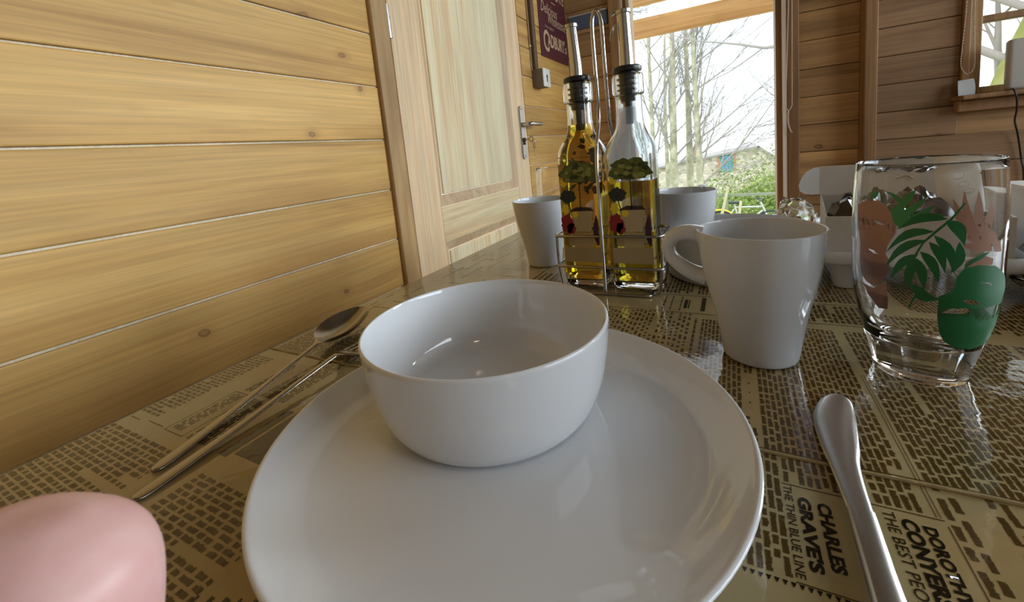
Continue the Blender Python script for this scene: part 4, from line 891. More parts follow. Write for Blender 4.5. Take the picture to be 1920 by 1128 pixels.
box('panel', x0, x1, y0, y0+t, 0, h, M_CARDG, cb); box('panel', x0, x1, y1-t, y1, 0, h, M_CARDG, cb)
box('panel', x0, x0+t, y0+t, y1-t, 0, h, M_CARDG, cb); box('panel', x1-t, x1, y0+t, y1-t, 0, h, M_CARDG, cb); box('panel', x0+t, x1-t, y0+t, y1-t, 0, t, M_CARDG, cb)
bm = bmesh.new(); add_box(bm, x0, x1, y1-t, y1, h+.0004, h+.0365, .0004); link('lid_flap', bm_mesh(bm, 'lid_flap'), M_CARD, cb)
tab = [(0, 0), (0, .0350), (-.006, .0345), (-.014, .0300), (-.020, .0215), (-.0225, .0130), (-.0215, .0055), (-.016, .0012), (-.008, 0)]
bm = bmesh.new(); add_loft(bm, [[(x0-.0004+p[0], y1+dy+p[0]*.35, h+.001+p[1]) for p in tab] for dy in (-t, 0)])
link('tuck_tab', bm_mesh(bm, 'tuck_tab'), M_CARD, cb)
bm = bmesh.new(); add_tube(bm, [(.004, y1-t-.0003, h+.020), (.016, y1-t-.0003, h+.022), (.022, y1-t-.0003, h+.019)], .0012, 6); link('printed_mark', bm_mesh(bm, 'printed_mark'), M_CARDG, cb)
for i, (px, py, s, lb) in enumerate(((-.044, -.058, 1.0, 'nearest the front left corner of'), (-.014, -.062, .9, 'at the front middle of'), (.018, -.058, 1.0, 'at the front right of'), (.040, -.020, .9, 'at the right side of'), (-.036, -.018, 1.05, 'at the left side of'), (.004, -.014, 1.1, 'in the middle of'), (-.022, .034, 1.05, 'at the back left of'), (.022, .034, 1.0, 'at the back right of'))):
    o = crumple('wrapped_sweet', (*crot(px, py), TZ+.0362), .0170*s, .0165*s, .0262*s, M_DARK, 30+i, amp=.35)
    tag(o, 'dark wrapped sweet '+lb+' the open carton', 'sweet', 'dark wrapped sweets in the carton')
o = crumple('plastic_wrap', (.078, .720, TZ), .026, .020, .0330, M_FOIL, 51, amp=.45, facet=True)
tag(o, 'crumpled clear plastic wrap left of the open carton', 'plastic wrap')
# white sachet leaning on the carton, printed with swirls
sc_ = tag(empty('sachet', (.190, .5285, TZ+.040)), 'white paper sachet with pale swirls leaning on the carton, seen through the tumbler', 'sachet')
sc_.rotation_euler = (R(-12), R(-8), R(-10)); sc_.location.z = TZ+.0520
bm = bmesh.new(); rr = []
for k in range(9):
    z = .062*k/8; wdt = .0190*(1-.06*math.sin(PI*k/8)); b = .0045*math.sin(PI*k/8)+.0006
    rr.append([(wdt*math.cos(2*PI*q/16)+.004*(k/8), b*math.sin(2*PI*q/16)-.006*math.sin(PI*k/8), z-.010*(k/8)*(math.cos(2*PI*q/16))) for q in range(16)])
add_loft(bm, rr); link('sachet_body', bm_mesh(bm, 'sachet_body', True, 60), M_CARD, sc_)
bm = bmesh.new()
for q in range(3):
    add_tube(bm, cr([(.002+.0045*math.cos(a)+.0030*q, -.0108, .053-.0065*q+.0022*math.sin(a)) for a in [k*.9 for k in range(8)]], 3), .00045, 5)
link('printed_swirl', bm_mesh(bm, 'printed_swirl'), M_WHITEP, sc_)
# pale packet with ring prints at the frame's right edge, and the bag of bread in front of it
pk = tag(empty('packet', (.268, .585, TZ+.0004)), 'pale cardboard packet printed with rings at the right edge of the picture', 'packet')
box('packet_body', -.022, .075, -.010, .050, 0, .0850, M_CARD, pk, .002, 2)
for (rx, rz_, rr_) in ((-.006, .048, .0085), (.016, .033, .009), (.036, .056, .009)):
    tube('printed_ring', [(rx+rr_*math.cos(2*PI*k/24), -.0102, rz_+rr_*math.sin(2*PI*k/24)) for k in range(24)], .0007, M_WHITEP, pk, 6, True)
M_BREAD = pmat('bread_crust', (.20, .10, .045), .75); vb = tex_coord(M_BREAD); nodes(M_BREAD)[1].new(ramp(M_BREAD, noise(M_BREAD, vb, 60, 4), [(.3, (.12, .055, .025)), (.7, (.30, .17, .08))]), nodes(M_BREAD)[2].inputs['Base Color'])
o = crumple('bread_roll', (.265, .505, TZ+.0045), .050, .036, .0205, M_BREAD, 77, amp=.10); tag(o, 'brown bread roll inside the clear bag at the right edge', 'bread')
bg = crumple('plastic_bag', (.265, .505, TZ+.0003), .059, .044, .0290, M_PANE, 81, amp=.10, sub=4); tag(bg, 'clear plastic bag around the bread roll at the right edge', 'bag')

# ------------------------------------------------------------------ on the walls
M_SIGN = pmat('sign_maroon', (.085, .018, .030), .35); M_SIGNT = pmat('sign_cream', (.52, .36, .22), .5)
sg = tag(empty('wall_sign', (XL, 2.165, 1.61)), 'maroon enamel sign with cream lettering on the left wall', 'sign')
bm = bmesh.new(); add_box(bm, 0, .005, -.190, .190, -.255, .30, .002, 2); link('sign_plate', bm_mesh(bm, 'sign_plate'), M_SIGN, sg)
def wtext(body, y0, y1, z0, z1, dz=0, **k):
    place_text('lettering', body, (.0054, y0-2.165, z0-1.61), (0, y1-y0, dz), (0, 0, z1-z0), M_SIGNT, sg, **k)
wtext('CHOCOLATE', 2.010, 2.340, 1.665, 1.725, bold=.02)
wtext('Delicious', 2.005, 2.225, 1.572, 1.622, shear=.35)
wtext('Wholesome', 2.095, 2.345, 1.528, 1.580, shear=.35)
wtext('THE BEST', 2.04, 2.16, 1.500, 1.512)
wtext('C', 2.010, 2.080, 1.385, 1.490, bold=.02)
wtext('ADBURY', 2.064, 2.305, 1.412, 1.478, bold=.03)
wtext('s', 2.312, 2.336, 1.414, 1.446, bold=.02); wtext("'", 2.308, 2.315, 1.458, 1.480, bold=.02)
wtext('-', 2.15, 2.21, 1.640, 1.644)
pc = tag(empty('framed_picture', (-.670, YB, 1.565)), 'small blue-grey picture high in the corner of the end wall', 'picture')
bm = bmesh.new(); add_box(bm, -.105, .105, -.014, 0, -.030, .040, .002); link('picture_board', bm_mesh(bm, 'picture_board'), pmat('slate_blue', (.10, .13, .18), .5), pc)
bm = bmesh.new(); add_box(bm, -.106, .106, -.016, 0, .0405, .047, .001); link('picture_rim', bm_mesh(bm, 'picture_rim'), M_CARDG, pc)
sw = tag(empty('key_switch', (XL, 1.880, 1.232)), 'small grey key switch box at the foot of a conduit beside the door', 'switch')
bm = bmesh.new(); add_box(bm, 0, .052, -.040, .040, -.040, .040, .003, 2); link('switch_box', bm_mesh(bm, 'switch_box', True, 35), pmat('box_grey', (.16, .13, .10), .5), sw)
bm = bmesh.new(); add_box(bm, .0525, .058, -.041, .041, -.041, .041, .002, 2); link('switch_plate', bm_mesh(bm, 'switch_plate', True, 35), M_WHITEP, sw)
bm = bmesh.new(); add_tube(bm, [(.0582, 0, .006), (.0590, 0, .006)], .008, 12); add_box(bm, .0582, .0590, -.0045, .0045, -.018, .002); link('keyhole', bm_mesh(bm, 'keyhole'), M_RUBBER, sw)
cd_ = tag(empty('conduit', (XL, 1.868, 1.273)), 'brown cable conduit with a thin pale cable running up the left wall', 'conduit')
bm = bmesh.new(); add_box(bm, 0, .018, -.016, .018, 0, 1.08, .003, 2); link('trunking', bm_mesh(bm, 'trunking', True, 35), pmat('trunking_brown', (.13, .075, .04), .5), cd_)
tube('cable', [(.004, -.030, -.005), (.004, -.030, .3), (.004, -.031, 1.08)], .0035, pmat('cable_tan', (.42, .27, .14), .5), cd_, 6)
for zz in (.10, .45, .8):
    bm = bmesh.new(); add_box(bm, 0, .009, -.036, -.024, zz, zz+.006, .001); link('cable_clip', bm_mesh(bm, 'cable_clip'), M_TONGUE, cd_)
M_CORD = pmat('cord_white', (.62, .54, .47), .6)
bc = tag(empty('blind_cord', (.235, YB-.03, 2.0)), 'thin white blind cord hanging in a loop right of the doorway', 'cord')
tube('cord_loop', cr([(0, 0, 0), (.0, -.001, -.5), (-.013, -.002, -.95), (-.013, -.002, -1.005), (-.004, -.002, -1.026), (.008, -.002, -1.008), (.010, -.001, -.95), (.012, -.001, -.5), (.013, 0, 0)], 6), .0016, M_CORD, bc, 6)
tube('cord_tail', cr([(-.004, -.002, -1.028), (-.006, -.003, -1.06), (-.004, -.003, -1.09), (.004, -.003, -1.118), (.010, -.003, -1.126)], 5), [.0022]*21, M_CORD, bc, 6)
ch = tag(empty('bead_chain', (.812, YB-.035, 1.84)), 'beaded blind chain hanging in a loop left of the window', 'chain')
pth = cr([(-.012, 0, 0), (-.012, 0, -.50), (-.019, 0, -.70), (-.021, 0, -.765), (-.012, 0, -.795), (.000, 0, -.805), (.012, 0, -.795), (.017, 0, -.765), (.014, 0, -.68), (.010, 0, -.50), (.010, 0, 0)], 24)
bm = bmesh.new(); acc = 0.0
for a, b in zip(pth, pth[1:]):
    acc += (b-a).length
    if acc > .0075:
        acc = 0; bmesh.ops.create_icosphere(bm, subdivisions=1, radius=.0027, matrix=Matrix.Translation(b))
o = link('beads', bm_mesh(bm, 'beads', True), M_CORD, ch); o['kind'] = 'stuff'
tube('chain_thread', pth[::3], .0008, M_CORD, ch, 5)
nt = tag(empty('paper_tag', (.808, YB-.030, 1.013)), 'curled white paper tag under the bead chain by the window', 'paper tag')
bm = bmesh.new(); N = 10; fr, bk = [], []
for k in range(N+1):
    u = k/N; z = -.078*u; y = -.010*math.sin(u*PI*.9)-.004*u
    xs = -.004*math.sin(u*PI)+.002*(u)
    fr.append([(-.021+xs, y, z), (.022-xs*.4, y-.004, z+.003)]); bk.append([(-.021+xs, y+.0005, z), (.022-xs*.4, y-.0035, z+.003)])
add_loft(bm, [[f[0], f[1], b[1], b[0]] for f, b in zip(fr, bk)]); link('paper_slip', bm_mesh(bm, 'paper_slip', True, 40), pmat('note_paper', (.62, .68, .74), .6), nt)
ru = tag(empty('wifi_router', (.990, YB-.065, .9545)), 'pale upright router with a column of indicator dots on the window sill', 'router')
bm = bmesh.new(); add_box(bm, -.088, .088, -.018, .018, 0, .182, .012, 4); link('router_case', bm_mesh(bm, 'router_case', True, 40), pmat('router_grey', (.46, .45, .42), .45), ru)
for k, z in enumerate((.106, .098, .088, .066, .050, .036)):
    bm = bmesh.new(); add_tube(bm, [(-.036, -.0181, z), (-.036, -.0188, z)], .0026, 8)
    m = pmat('indicator_light', (.9, .9, .85), .4); m.node_tree.nodes['Principled BSDF'].inputs['Emission Color'].default_value = (1, 1, .9, 1); m.node_tree.nodes['Principled BSDF'].inputs['Emission Strength'].default_value = 1.5
    link('indicator_light', bm_mesh(bm, 'indicator_light'), m, ru)
bm = bmesh.new(); add_tube(bm, [(-.040, -.0181, .146), (-.028, -.0181, .146)], .0024, 8); link('printed_mark', bm_mesh(bm, 'printed_mark'), M_CARDG, ru)
M_BLACKC = pmat('cable_black', (.02, .017, .015), .5)
rc = tube('router_cable', cr([(.930, YB-.055, .9575), (.915, YB-.085, .9590), (.905, YB-.118, .955), (.912, YB-.122, .925), (.925, YB-.095, .880), (.940, YB-.050, .840), (.962, YB-.020, .79), (.978, YB-.012, .70), (.990, YB-.012, .60), (.992, YB-.012, .30)], 6), .0030, M_BLACKC, None, 6)
tag(rc, 'thin black cable hanging from the router down the end wall', 'cable')
# hanging lamp over the table, above the frame
lp = tag(empty('ceiling_lamp', (.45, -.25, ZC)), 'warm pendant lamp with white glass shade hanging over the table', 'lamp')
tube('flex', [(0, 0, 0), (0, 0, -.36)], .003, M_BLACKC, lp, 6)
m = pmat('opal_glass', (.9, .85, .75), .3); bb = m.node_tree.nodes['Principled BSDF']; bb.inputs['Emission Color'].default_value = (1, .80, .55, 1); bb.inputs['Emission Strength'].default_value = 16
lathe('opal_shade', smooth_prof([(0, -.36), (.03, -.362), (.055, -.385), (.062, -.42), (.05, -.455), (.02, -.475), (0, -.478)], 3), m, lp, 32)

# ------------------------------------------------------------------ outside the doorway
def noise_mat(name, a, b_, c, scale, rough=.8, bumpk=0, vscale=(1, 1, 1)):
    m = pmat(name, b_, rough); v = tex_coord(m, vscale, rand=False); f = noise(m, v, scale, 5, .6)
    nodes(m)[1].new(ramp(m, f, [(.32, a), (.5, b_), (.68, c)]), nodes(m)[2].inputs['Base Color'])
    if bumpk: bump(m, f, bumpk, .05)
    return m
M_GRASS = noise_mat('rough_grass', (.20, .25, .07), (.30, .36, .12), (.44, .42, .20), 1.4)
M_PAVE = noise_mat('pale_gravel', (.48, .46, .42), (.56, .54, .50), (.64, .62, .58), 9)
vv, ff = [], []; NX, NY = 40, 60
def gz(x, y):
    z = -1.0-.085*max(0, y-5)-.125*max(0, y-12)+(.10*max(0, y-30))
    return max(z, -5.0)+.08*math.sin(x*.7+y*.4)+.05*math.sin(x*1.7-y*.9)
for j in range(NY+1):
    y = 3.6+66*(j/NY)**1.6
    for i in range(NX+1): x = -34+80*i/NX; vv.append((x, y, gz(x, y)))
for j in range(NY):
    for i in range(NX): k = j*(NX+1)+i; ff.append((k, k+1, k+NX+2, k+NX+1))
g = link('ground', pyd('ground', vv, ff, True), M_GRASS); g['kind'] = 'structure'
pv = []
bm = bmesh.new(); add_box(bm, -1.6, 1.6, 3.75, 6.4, -1.35, -.93); o = link('path', bm_mesh(bm, 'path'), M_PAVE); o['kind'] = 'structure'
# porch: deck, posts, beam, purlin and clear roof sheets with fallen leaves
po = empty('porch', (0, 2.6, 0)); tag(po, 'larch porch with a beam and clear leaf-strewn roof outside the doorway', 'porch')
for k in range(11):
    bm = bmesh.new(); add_box(bm, -1.3, 1.6, -.09+.105*k, .009+.105*k, -.07, -.035, .003); link('deck_board', bm_mesh(bm, 'deck_board'), M_BEAM, po)
bm = bmesh.new(); add_box(bm, -1.5, 1.7, .765, .835, 1.652, 1.782, .004); link('beam', bm_mesh(bm, 'beam'), M_BEAM, po)
bm = bmesh.new(); add_box(bm, -1.5, 1.7, .33, .38, 1.752, 1.806, .003); link('purlin', bm_mesh(bm, 'purlin'), M_BEAM, po)
for x in (-1.35, 1.45):
    bm = bmesh.new(); add_box(bm, x, x+.09, .77, .86, -.98, 1.650, .004); link('post', bm_mesh(bm, 'post'), M_BEAM, po)
ms = bpy.data.materials.new('roof_sheet'); ms.use_nodes = True; n = ms.node_tree.nodes; l = ms.node_tree.links; n.clear()
o_ = n.new('ShaderNodeOutputMaterial'); mx = n.new('ShaderNodeMixShader'); t1 = n.new('ShaderNodeBsdfTransparent'); t2 = n.new('ShaderNodeBsdfTranslucent')
t1.inputs[0].default_value = (.96, .99, 1, 1); t2.inputs[0].default_value = (.9, .95, .95, 1); mx.inputs[0].default_value = .35
l.new(t1.outputs[0], mx.inputs[1]); l.new(t2.outputs[0], mx.inputs[2]); l.new(mx.outputs[0], o_.inputs['Surface'])
for k in range(3):
    bm = bmesh.new(); add_box(bm, -1.5+1.067*k, -.435+1.067*k, -.13, 1.0, 1.8085, 1.8135); link('roof_sheet', bm_mesh(bm, 'roof_sheet'), ms, po)
M_LEAFB = pmat('dead_leaf', (.16, .12, .07), .8)
vv, ff = [], []
for k in range(150):
    cl_ = k < 90
    x = rnd.gauss(-.56, .06) if cl_ else rnd.uniform(-.9, .4); y = rnd.gauss(3.28, .10) if cl_ else rnd.uniform(2.6, 3.55)
    s = rnd.uniform(.012, .026) if cl_ else rnd.uniform(.006, .014); a = rnd.uniform(0, 6.3); i = len(vv); z = 1.8145+rnd.uniform(0, .03 if cl_ else .004)
    for q, (u, w) in enumerate(((1, 0), (0, .5), (-1, 0), (0, -.5))): vv.append((x+s*(u*math.cos(a)-w*math.sin(a)), y-2.6+s*(u*math.sin(a)+w*math.cos(a)), z+rnd.uniform(0, .006)))
    ff.append((i, i+1, i+2, i+3))
o = link('fallen_leaves', pyd('fallen_leaves', vv, ff), M_LEAFB, po); o['kind'] = 'stuff'

# cottage of rubble stone down the slope
M_STONE = pmat('rubble_stone', (.5, .45, .4), .85); v = tex_coord(M_STONE, (1, 1, 1.5), rand=False); n, l, b = nodes(M_STONE)
vo = n.new('ShaderNodeTexVoronoi'); vo.inputs['Scale'].default_value = 3.2; l.new(v, vo.inputs['Vector'])
vd = n.new('ShaderNodeTexVoronoi'); vd.feature = 'DISTANCE_TO_EDGE'; vd.inputs['Scale'].default_value = 3.2; l.new(v, vd.inputs['Vector'])
sp_ = n.new('ShaderNodeSeparateColor'); l.new(vo.outputs['Color'], sp_.inputs[0])
cst = ramp(M_STONE, sp_.outputs[0], [(0, (.38, .34, .30)), (.5, (.58, .52, .45)), (1, (.74, .67, .58))])
cst = mix(M_STONE, ramp(M_STONE, vd.outputs['Distance'], [(.02, 1.0), (.06, 0.0)]), cst, (.76, .72, .66))
l.new(cst, b.inputs['Base Color']); bump(M_STONE, ramp(M_STONE, vd.outputs['Distance'], [(.0, 0.0), (.12, 1.0)]), .6, .05)
M_BRICK = pmat('red_brick', (.46, .25, .17), .8); M_SLATE = pmat('slate_roof', (.30, .29, .28), .6); M_TEAL = pmat('teal_paint', (.05, .30, .30), .4); M_WGL = pmat('window_blue', (.16, .34, .56), .1)
co = empty('stone_cottage', (0, 30, -5.2)); tag(co, 'rubble stone cottage with a teal window seen through the doorway', 'house')
def crel(x, z): return (x*30/22, (z-.905)*30/22+.905+5.2)
ap = crel(1.043, .071); le = crel(-5.2, -.86); re = crel(2.6, -1.30)
wx0, wz1 = crel(-.480, -.110); wx1, wz0 = crel(.022, -.905)
outer = [(le[0], 0), (re[0], 0), re, ap, le]
bm = bmesh.new(); add_loft(bm, [[(q[0], y, q[1]) for q in outer] for y in (0, 6.0)]); link('wall', bm_mesh(bm, 'wall'), M_STONE, co)
for a, c in ((le, ap), (ap, re)):
    d = Vector((c[0]-a[0], 0, c[1]-a[1])).normalized(); nn = Vector((-d.z, 0, d.x)); bm = bmesh.new(); rr = []
    for y in (-.18, 6.2): rr.append([(a[0]-d.x*.1, y, a[1]-d.z*.1), (c[0]+d.x*.06, y, c[1]+d.z*.06), (c[0]+d.x*.06+nn.x*.12, y, c[1]+d.z*.06+nn.z*.12), (a[0]-d.x*.1+nn.x*.12, y, a[1]-d.z*.1+nn.z*.12)])
    add_loft(bm, rr); link('roof_slope', bm_mesh(bm, 'roof_slope'), M_SLATE, co)
for k in range(7):
    for sx in (-1, 1):
        bx = (wx0-.16 if sx < 0 else wx1+.02); w = .14 if k % 2 else .20
        bm = bmesh.new(); xx0 = wx0-.02-w if sx < 0 else wx1+.02; add_box(bm, xx0, xx0+w, -.02, .02, wz0+k*(wz1-wz0)/7+.01, wz0+(k+1)*(wz1-wz0)/7-.01, .01); link('quoin', bm_mesh(bm, 'quoin'), M_BRICK, co)
wf = empty('window', (0, 0, 0)); wf.parent = co
def cw(nm, a, b_, c, d, y0, y1, m): bm = bmesh.new(); add_box(bm, a, b_, y0, y1, c, d); link(nm, bm_mesh(bm, nm), m, wf)
cw('frame', wx0+.002, wx0+.06, wz0, wz1, -.04, .0, M_TEAL); cw('frame', wx1-.06, wx1-.002, wz0, wz1, -.04, .0, M_TEAL); cw('frame', wx0+.06, wx1-.06, wz0, wz0+.16, -.04, .0, M_TEAL); cw('frame', wx0+.06, wx1-.06, wz1-.05, wz1, -.04, .0, M_TEAL)
for i in range(3):
    for j in range(4):
        pw = (wx1-wx0-.12)/3; ph = (wz1-wz0-.21)/4; cw('pane', wx0+.06+pw*i+.012, wx0+.06+pw*(i+1)-.012, wz0+.16+ph*j+.012, wz0+.16+ph*(j+1)-.012, -.025, -.006, M_WGL)
cw('glazing_backing', wx0+.06, wx1-.06, wz0+.16, wz1-.05, -.005, .0, M_TEAL)
bm = bmesh.new(); add_box(bm, -2.6, -2.0, 2.0, 2.6, 3.4, 5.35, .03); link('chimney', bm_mesh(bm, 'chimney'), M_BRICK, co)

# shrubs, hedge bank and fence
M_HEDGE = noise_mat('hedge_leaf', (.20, .30, .06), (.29, .40, .09), (.46, .50, .16), 1.8, .6)
M_IVY = noise_mat('spring_leaf', (.24, .34, .06), (.36, .44, .10), (.50, .52, .18), 2.2, .6)
def leafy(name, fn, count, size, mat, label, cat, seed, group=None, core=None):
    r = random.Random(seed); vv, ff = [], []
    for _ in range(count):
        p, nrm = fn(r); s = size*r.uniform(.6, 1.4)
        d = (nrm+Vector((r.gauss(0, .7), r.gauss(0, .7), r.gauss(0, .7)))).normalized(); t = d.cross(Vector((r.gauss(0, 1), r.gauss(0, 1), r.gauss(0, 1)))).normalized(); q = d.cross(t)
        i = len(vv); vv += [p+t*s, p+q*s*.5, p-t*s, p-q*s*.5]; ff.append((i, i+1, i+2, i+3))
    e = empty(name, (0, 0, 0)); o = link('foliage', pyd('foliage', [tuple(v) for v in vv], ff), mat, e); o['kind'] = 'stuff'
    if core: link('stems', core, pmat('hedge_heart', (.17, .24, .06), .8), e)
    return tag(e, label, cat, group)
def mound(cx, cy, cz, rx, ry, rz):
    def fn(r):
        a = r.uniform(0, 2*PI); u = r.uniform(-.2, 1); w = math.sqrt(max(0, 1-u*u)); k = r.uniform(.82, 1.04)*(1+.10*math.sin(5*a)+.07*math.sin(7*u+3*a))
        d = Vector((w*math.cos(a), w*math.sin(a), u)); return Vector((cx+rx*d.x*k, cy+ry*d.y*k, cz+rz*d.z*k)), d
    return fn
def core_m(cx, cy, cz, rx, ry, rz):
    bm = bmesh.new(); bmesh.ops.create_icosphere(bm, subdivisions=3, radius=1, matrix=Matrix.Translation((cx, cy, cz)) @ Matrix.Diagonal((rx*.86, ry*.86, rz*.86, 1))); return bm_mesh(bm, 'stems', True)
leafy('hedge', mound(2.1, 13.2, -2.15, 3.2, 1.6, 2.35), 26000, .038, M_HEDGE, 'broad green hedge rising to the right below the cottage', 'hedge', 3, None, core_m(2.1, 13.2, -2.15, 3.2, 1.6, 2.35))
leafy('shrub', mound(-.1, 12.2, -1.75, 1.5, .9, 1.05), 9000, .036, M_HEDGE, 'low rounded green shrub left of the tall hedge', 'shrub', 4, None, core_m(-.1, 12.2, -1.75, 1.5, .9, 1.05))
leafy('shrub', mound(-3.1, 12.6, -1.9, .8, .7, 1.3), 3000, .04, M_IVY, 'yellow-green shrub at the foot of the bare trees', 'shrub', 5, None, core_m(-3.1, 12.6, -1.9, .8, .7, 1.3))
leafy('shrub', mound(-1.15, 12.4, -1.9, .55, .5, 1.15), 2500, .04, M_IVY, 'pale green shrub between the trunks and the cottage', 'shrub', 6, None, core_m(-1.15, 12.4, -1.9, .55, .5, 1.15))
M_RAIL = pmat('rail_grey_green', (.30, .34, .25), .7)
fe = tag(empty('rail_fence', (.5, 11.2, gz(.5, 11.2))), 'grey-green post and rail fence in front of the hedge', 'fence')
for x in (-2.2, -.65, .9, 2.4):
    bm = bmesh.new(); add_box(bm, x-.04, x+.04, -.04, .04, -.02, 1.10, .008); link('post', bm_mesh(bm, 'post'), M_RAIL, fe)
for z in (1.03, .52):
    bm = bmesh.new(); add_box(bm, -2.5, 2.7, .045, .075, z-.035, z+.035, .006); link('rail', bm_mesh(bm, 'rail'), M_RAIL, fe)
M_STAKE = pmat('stripped_stake', (.62, .58, .38), .7)
for i, (a, c_) in enumerate((((-.35, 9.2, -1.35), (-.08, 9.3, -.15)), ((.02, 9.1, -1.35), (.13, 9.15, -.42)))):
    o = tube('garden_stake', [a, tuple((p+q)/2 for p, q in zip(a, c_)), c_], [.03, .028, .022], M_STAKE, None, 8)
    tag(o, ('long pale stake leaning right in front of the hedge', 'short pale stake beside the long leaning one')[i], 'stake', 'pale garden stakes')
# bicycle with a yellow mudguard
M_YB = pmat('yellow_paint', (.85, .62, .03), .35); M_SILV = pmat('silver_paint', (.66, .70, .74), .3, metal=.3); M_TYRE = pmat('tyre_rubber', (.05, .055, .06), .6)
by, bz = 10.5, gz(0, 10.5)
bi = tag(empty('bicycle', (.26, by, bz+.04)), 'silver bicycle with a yellow rear mudguard behind the tableware outside', 'bicycle')
for cx_, nm in ((-.52, 'wheel'), (.46, 'wheel')):
    we = empty(nm, (cx_, 0, .335)); we.parent = bi
    tube('tyre', [(.31*math.cos(2*PI*k/36), 0, .31*math.sin(2*PI*k/36)) for k in range(36)], .022, M_TYRE, we, 8, True)
    bm = bmesh.new()
    for k in range(14): a = PI*2*k/14; add_tube(bm, [(0, 0, 0), (.30*math.cos(a), 0, .30*math.sin(a))], .002, 4)
    link('spokes', bm_mesh(bm, 'spokes'), M_SILV, we)
bm = bmesh.new(); rr = []
for k in range(17):
    a = R(20+150*k/16); rr.append([(-.52+rad_*math.cos(a), y_, .335+rad_*math.sin(a)) for rad_, y_ in ((.345, -.035), (.37, -.02), (.37, .02), (.345, .035))])
add_loft(bm, rr); link('mudguard', bm_mesh(bm, 'mudguard', True, 40), M_YB, bi)
bm = bmesh.new()
for a, c_ in (((-.52, 0, .335), (-.12, 0, .30)), ((-.12, 0, .30), (-.24, 0, .80)), ((-.24, 0, .74), (.28, 0, .74)), ((-.12, 0, .30), (.30, 0, .66)), ((.26, 0, .84), (.46, 0, .335)), ((-.52, 0, .335), (-.24, 0, .70))): add_tube(bm, [a, c_], .018, 8)
link('bike_frame', bm_mesh(bm, 'bike_frame', True, 40), M_SILV, bi)
tube('handlebar', cr([(.18, -.26, .86), (.27, -.2, .90), (.26, 0, .88), (.27, .2, .90), (.18, .26, .86)], 4), .014, M_TYRE, bi, 8)
bm = bmesh.new(); add_box(bm, -.36, -.12, -.07, .07, .82, .87, .03, 3); link('saddle', bm_mesh(bm, 'saddle', True, 40), M_TYRE, bi)

# bare trees
M_BARK = noise_mat('lichen_bark', (.26, .25, .17), (.42, .41, .29), (.60, .60, .44), 6)
M_TWIG = pmat('twig_grey', (.36, .34, .31), .8)  # veiling glare put into the colour as a lighter grey
M_MOSS = noise_mat('mossy_bark', (.20, .23, .06), (.33, .35, .10), (.42, .36, .25), 2.6)
def grow(r, segs, p, d, L, rad, depth, up, spread):
    pts = [p]; rads = [rad]; n = 5 if depth < 2 else 4; q = p.copy(); dd = d.copy()
    for i in range(n):
        dd = (dd+Vector((r.gauss(0, .10), r.gauss(0, .10), r.gauss(0, .07)))+Vector((0, 0, up))).normalized()
        q = q+dd*(L/n); pts.append(q.copy()); rads.append(rad*(1-.80*(i+1)/n))
        if depth < 3 and (i > 0 or depth > 0):
            for _ in range(2 if depth < 2 else 1):
                if r.random() < .80:
                    sd = (dd+Vector((r.gauss(0, 1), r.gauss(0, 1), r.gauss(.2, .5)))*spread).normalized()
                    grow(r, segs, q.copy(), sd, L*r.uniform(.38, .62), rads[-1]*.62+.0008, depth+1, up, spread)
    segs.append((depth, pts, rads))
def tree(x, y, H, rad, lean, seed, label, mat, bias=(.5, 0, .4), nb=15, zb=.30, blen=1.9):
    r = random.Random(seed); z0 = gz(x, y)-.1; e = empty('bare_tree', (x, y, z0)); pts = []; n = 14
    for i in range(n+1):
        u = i/n; pts.append(Vector((lean[0]*u*u*H+.05*math.sin(3*u+seed), lean[1]*u*H, H*u)))
    bm = bmesh.new(); add_tube(bm, pts, [rad*(1.15-.95*(i/n)**.9) for i in range(n+1)], 10); link('trunk', bm_mesh(bm, 'trunk', True), mat, e)
    segs = []
    for k in range(nb):
        u = zb+(1-zb)*k/nb; i = int(u*n); p = pts[i].copy(); a = r.uniform(0, 2*PI)
        d = Vector((math.cos(a)+bias[0], math.sin(a)*.6+bias[1], .75+bias[2])).normalized()
        grow(r, segs, p, d, blen*r.uniform(.6, 1.15)*(1.1-.5*u), rad*.34*(1.1-.6*u), 1, .05, .55)
    bm1, bm2 = bmesh.new(), bmesh.new()
    for dp, pp, rr in segs:
        if dp <= 1: add_tube(bm1, pp, rr, 6, cap=False)
        else: add_tube(bm2, pp, [max(q, .0022) for q in rr], 3, cap=False)
    o = link('branches', bm_mesh(bm1, 'branches', True), M_TWIG, e); o['kind'] = 'stuff'
    o = link('twigs', bm_mesh(bm2, 'twigs'), M_TWIG, e); o['kind'] = 'stuff'
    return tag(e, label, 'tree', 'bare trees outside')
tree(-1.36, 9.0, 6.2, .060, (-.02, 0), 11, 'leftmost slim bare tree through the doorway', M_BARK)
tree(-1.05, 9.05, 6.6, .085, (.015, 0), 12, 'thickest pale bare trunk, second from left through the doorway', M_BARK, bias=(.6, 0, .5))
tree(-.83, 9.6, 6.4, .080, (.01, 0), 13, 'pale bare trunk in the middle of the doorway trees', M_BARK, bias=(.6, 0, .5))
tree(-.60, 9.0, 6.4, .070, (.004, 0), 14, 'straight bare tree standing rightmost in the doorway, beside the cottage', M_BARK, bias=(.9, 0, .5), nb=18, zb=.22, blen=2.5)
tree(-1.6, 12.5, 6.5, .07, (.03, 0), 15, 'farther bare tree behind the left trunks', M_BARK, bias=(.6, 0, .3))
tree(2.08, 6.0, 6.0, .155, (.35, 0), 16, 'thick mossy trunk leaning right outside the right window', M_MOSS, bias=(-.9, 0, .0), nb=11, zb=.34, blen=2.6)
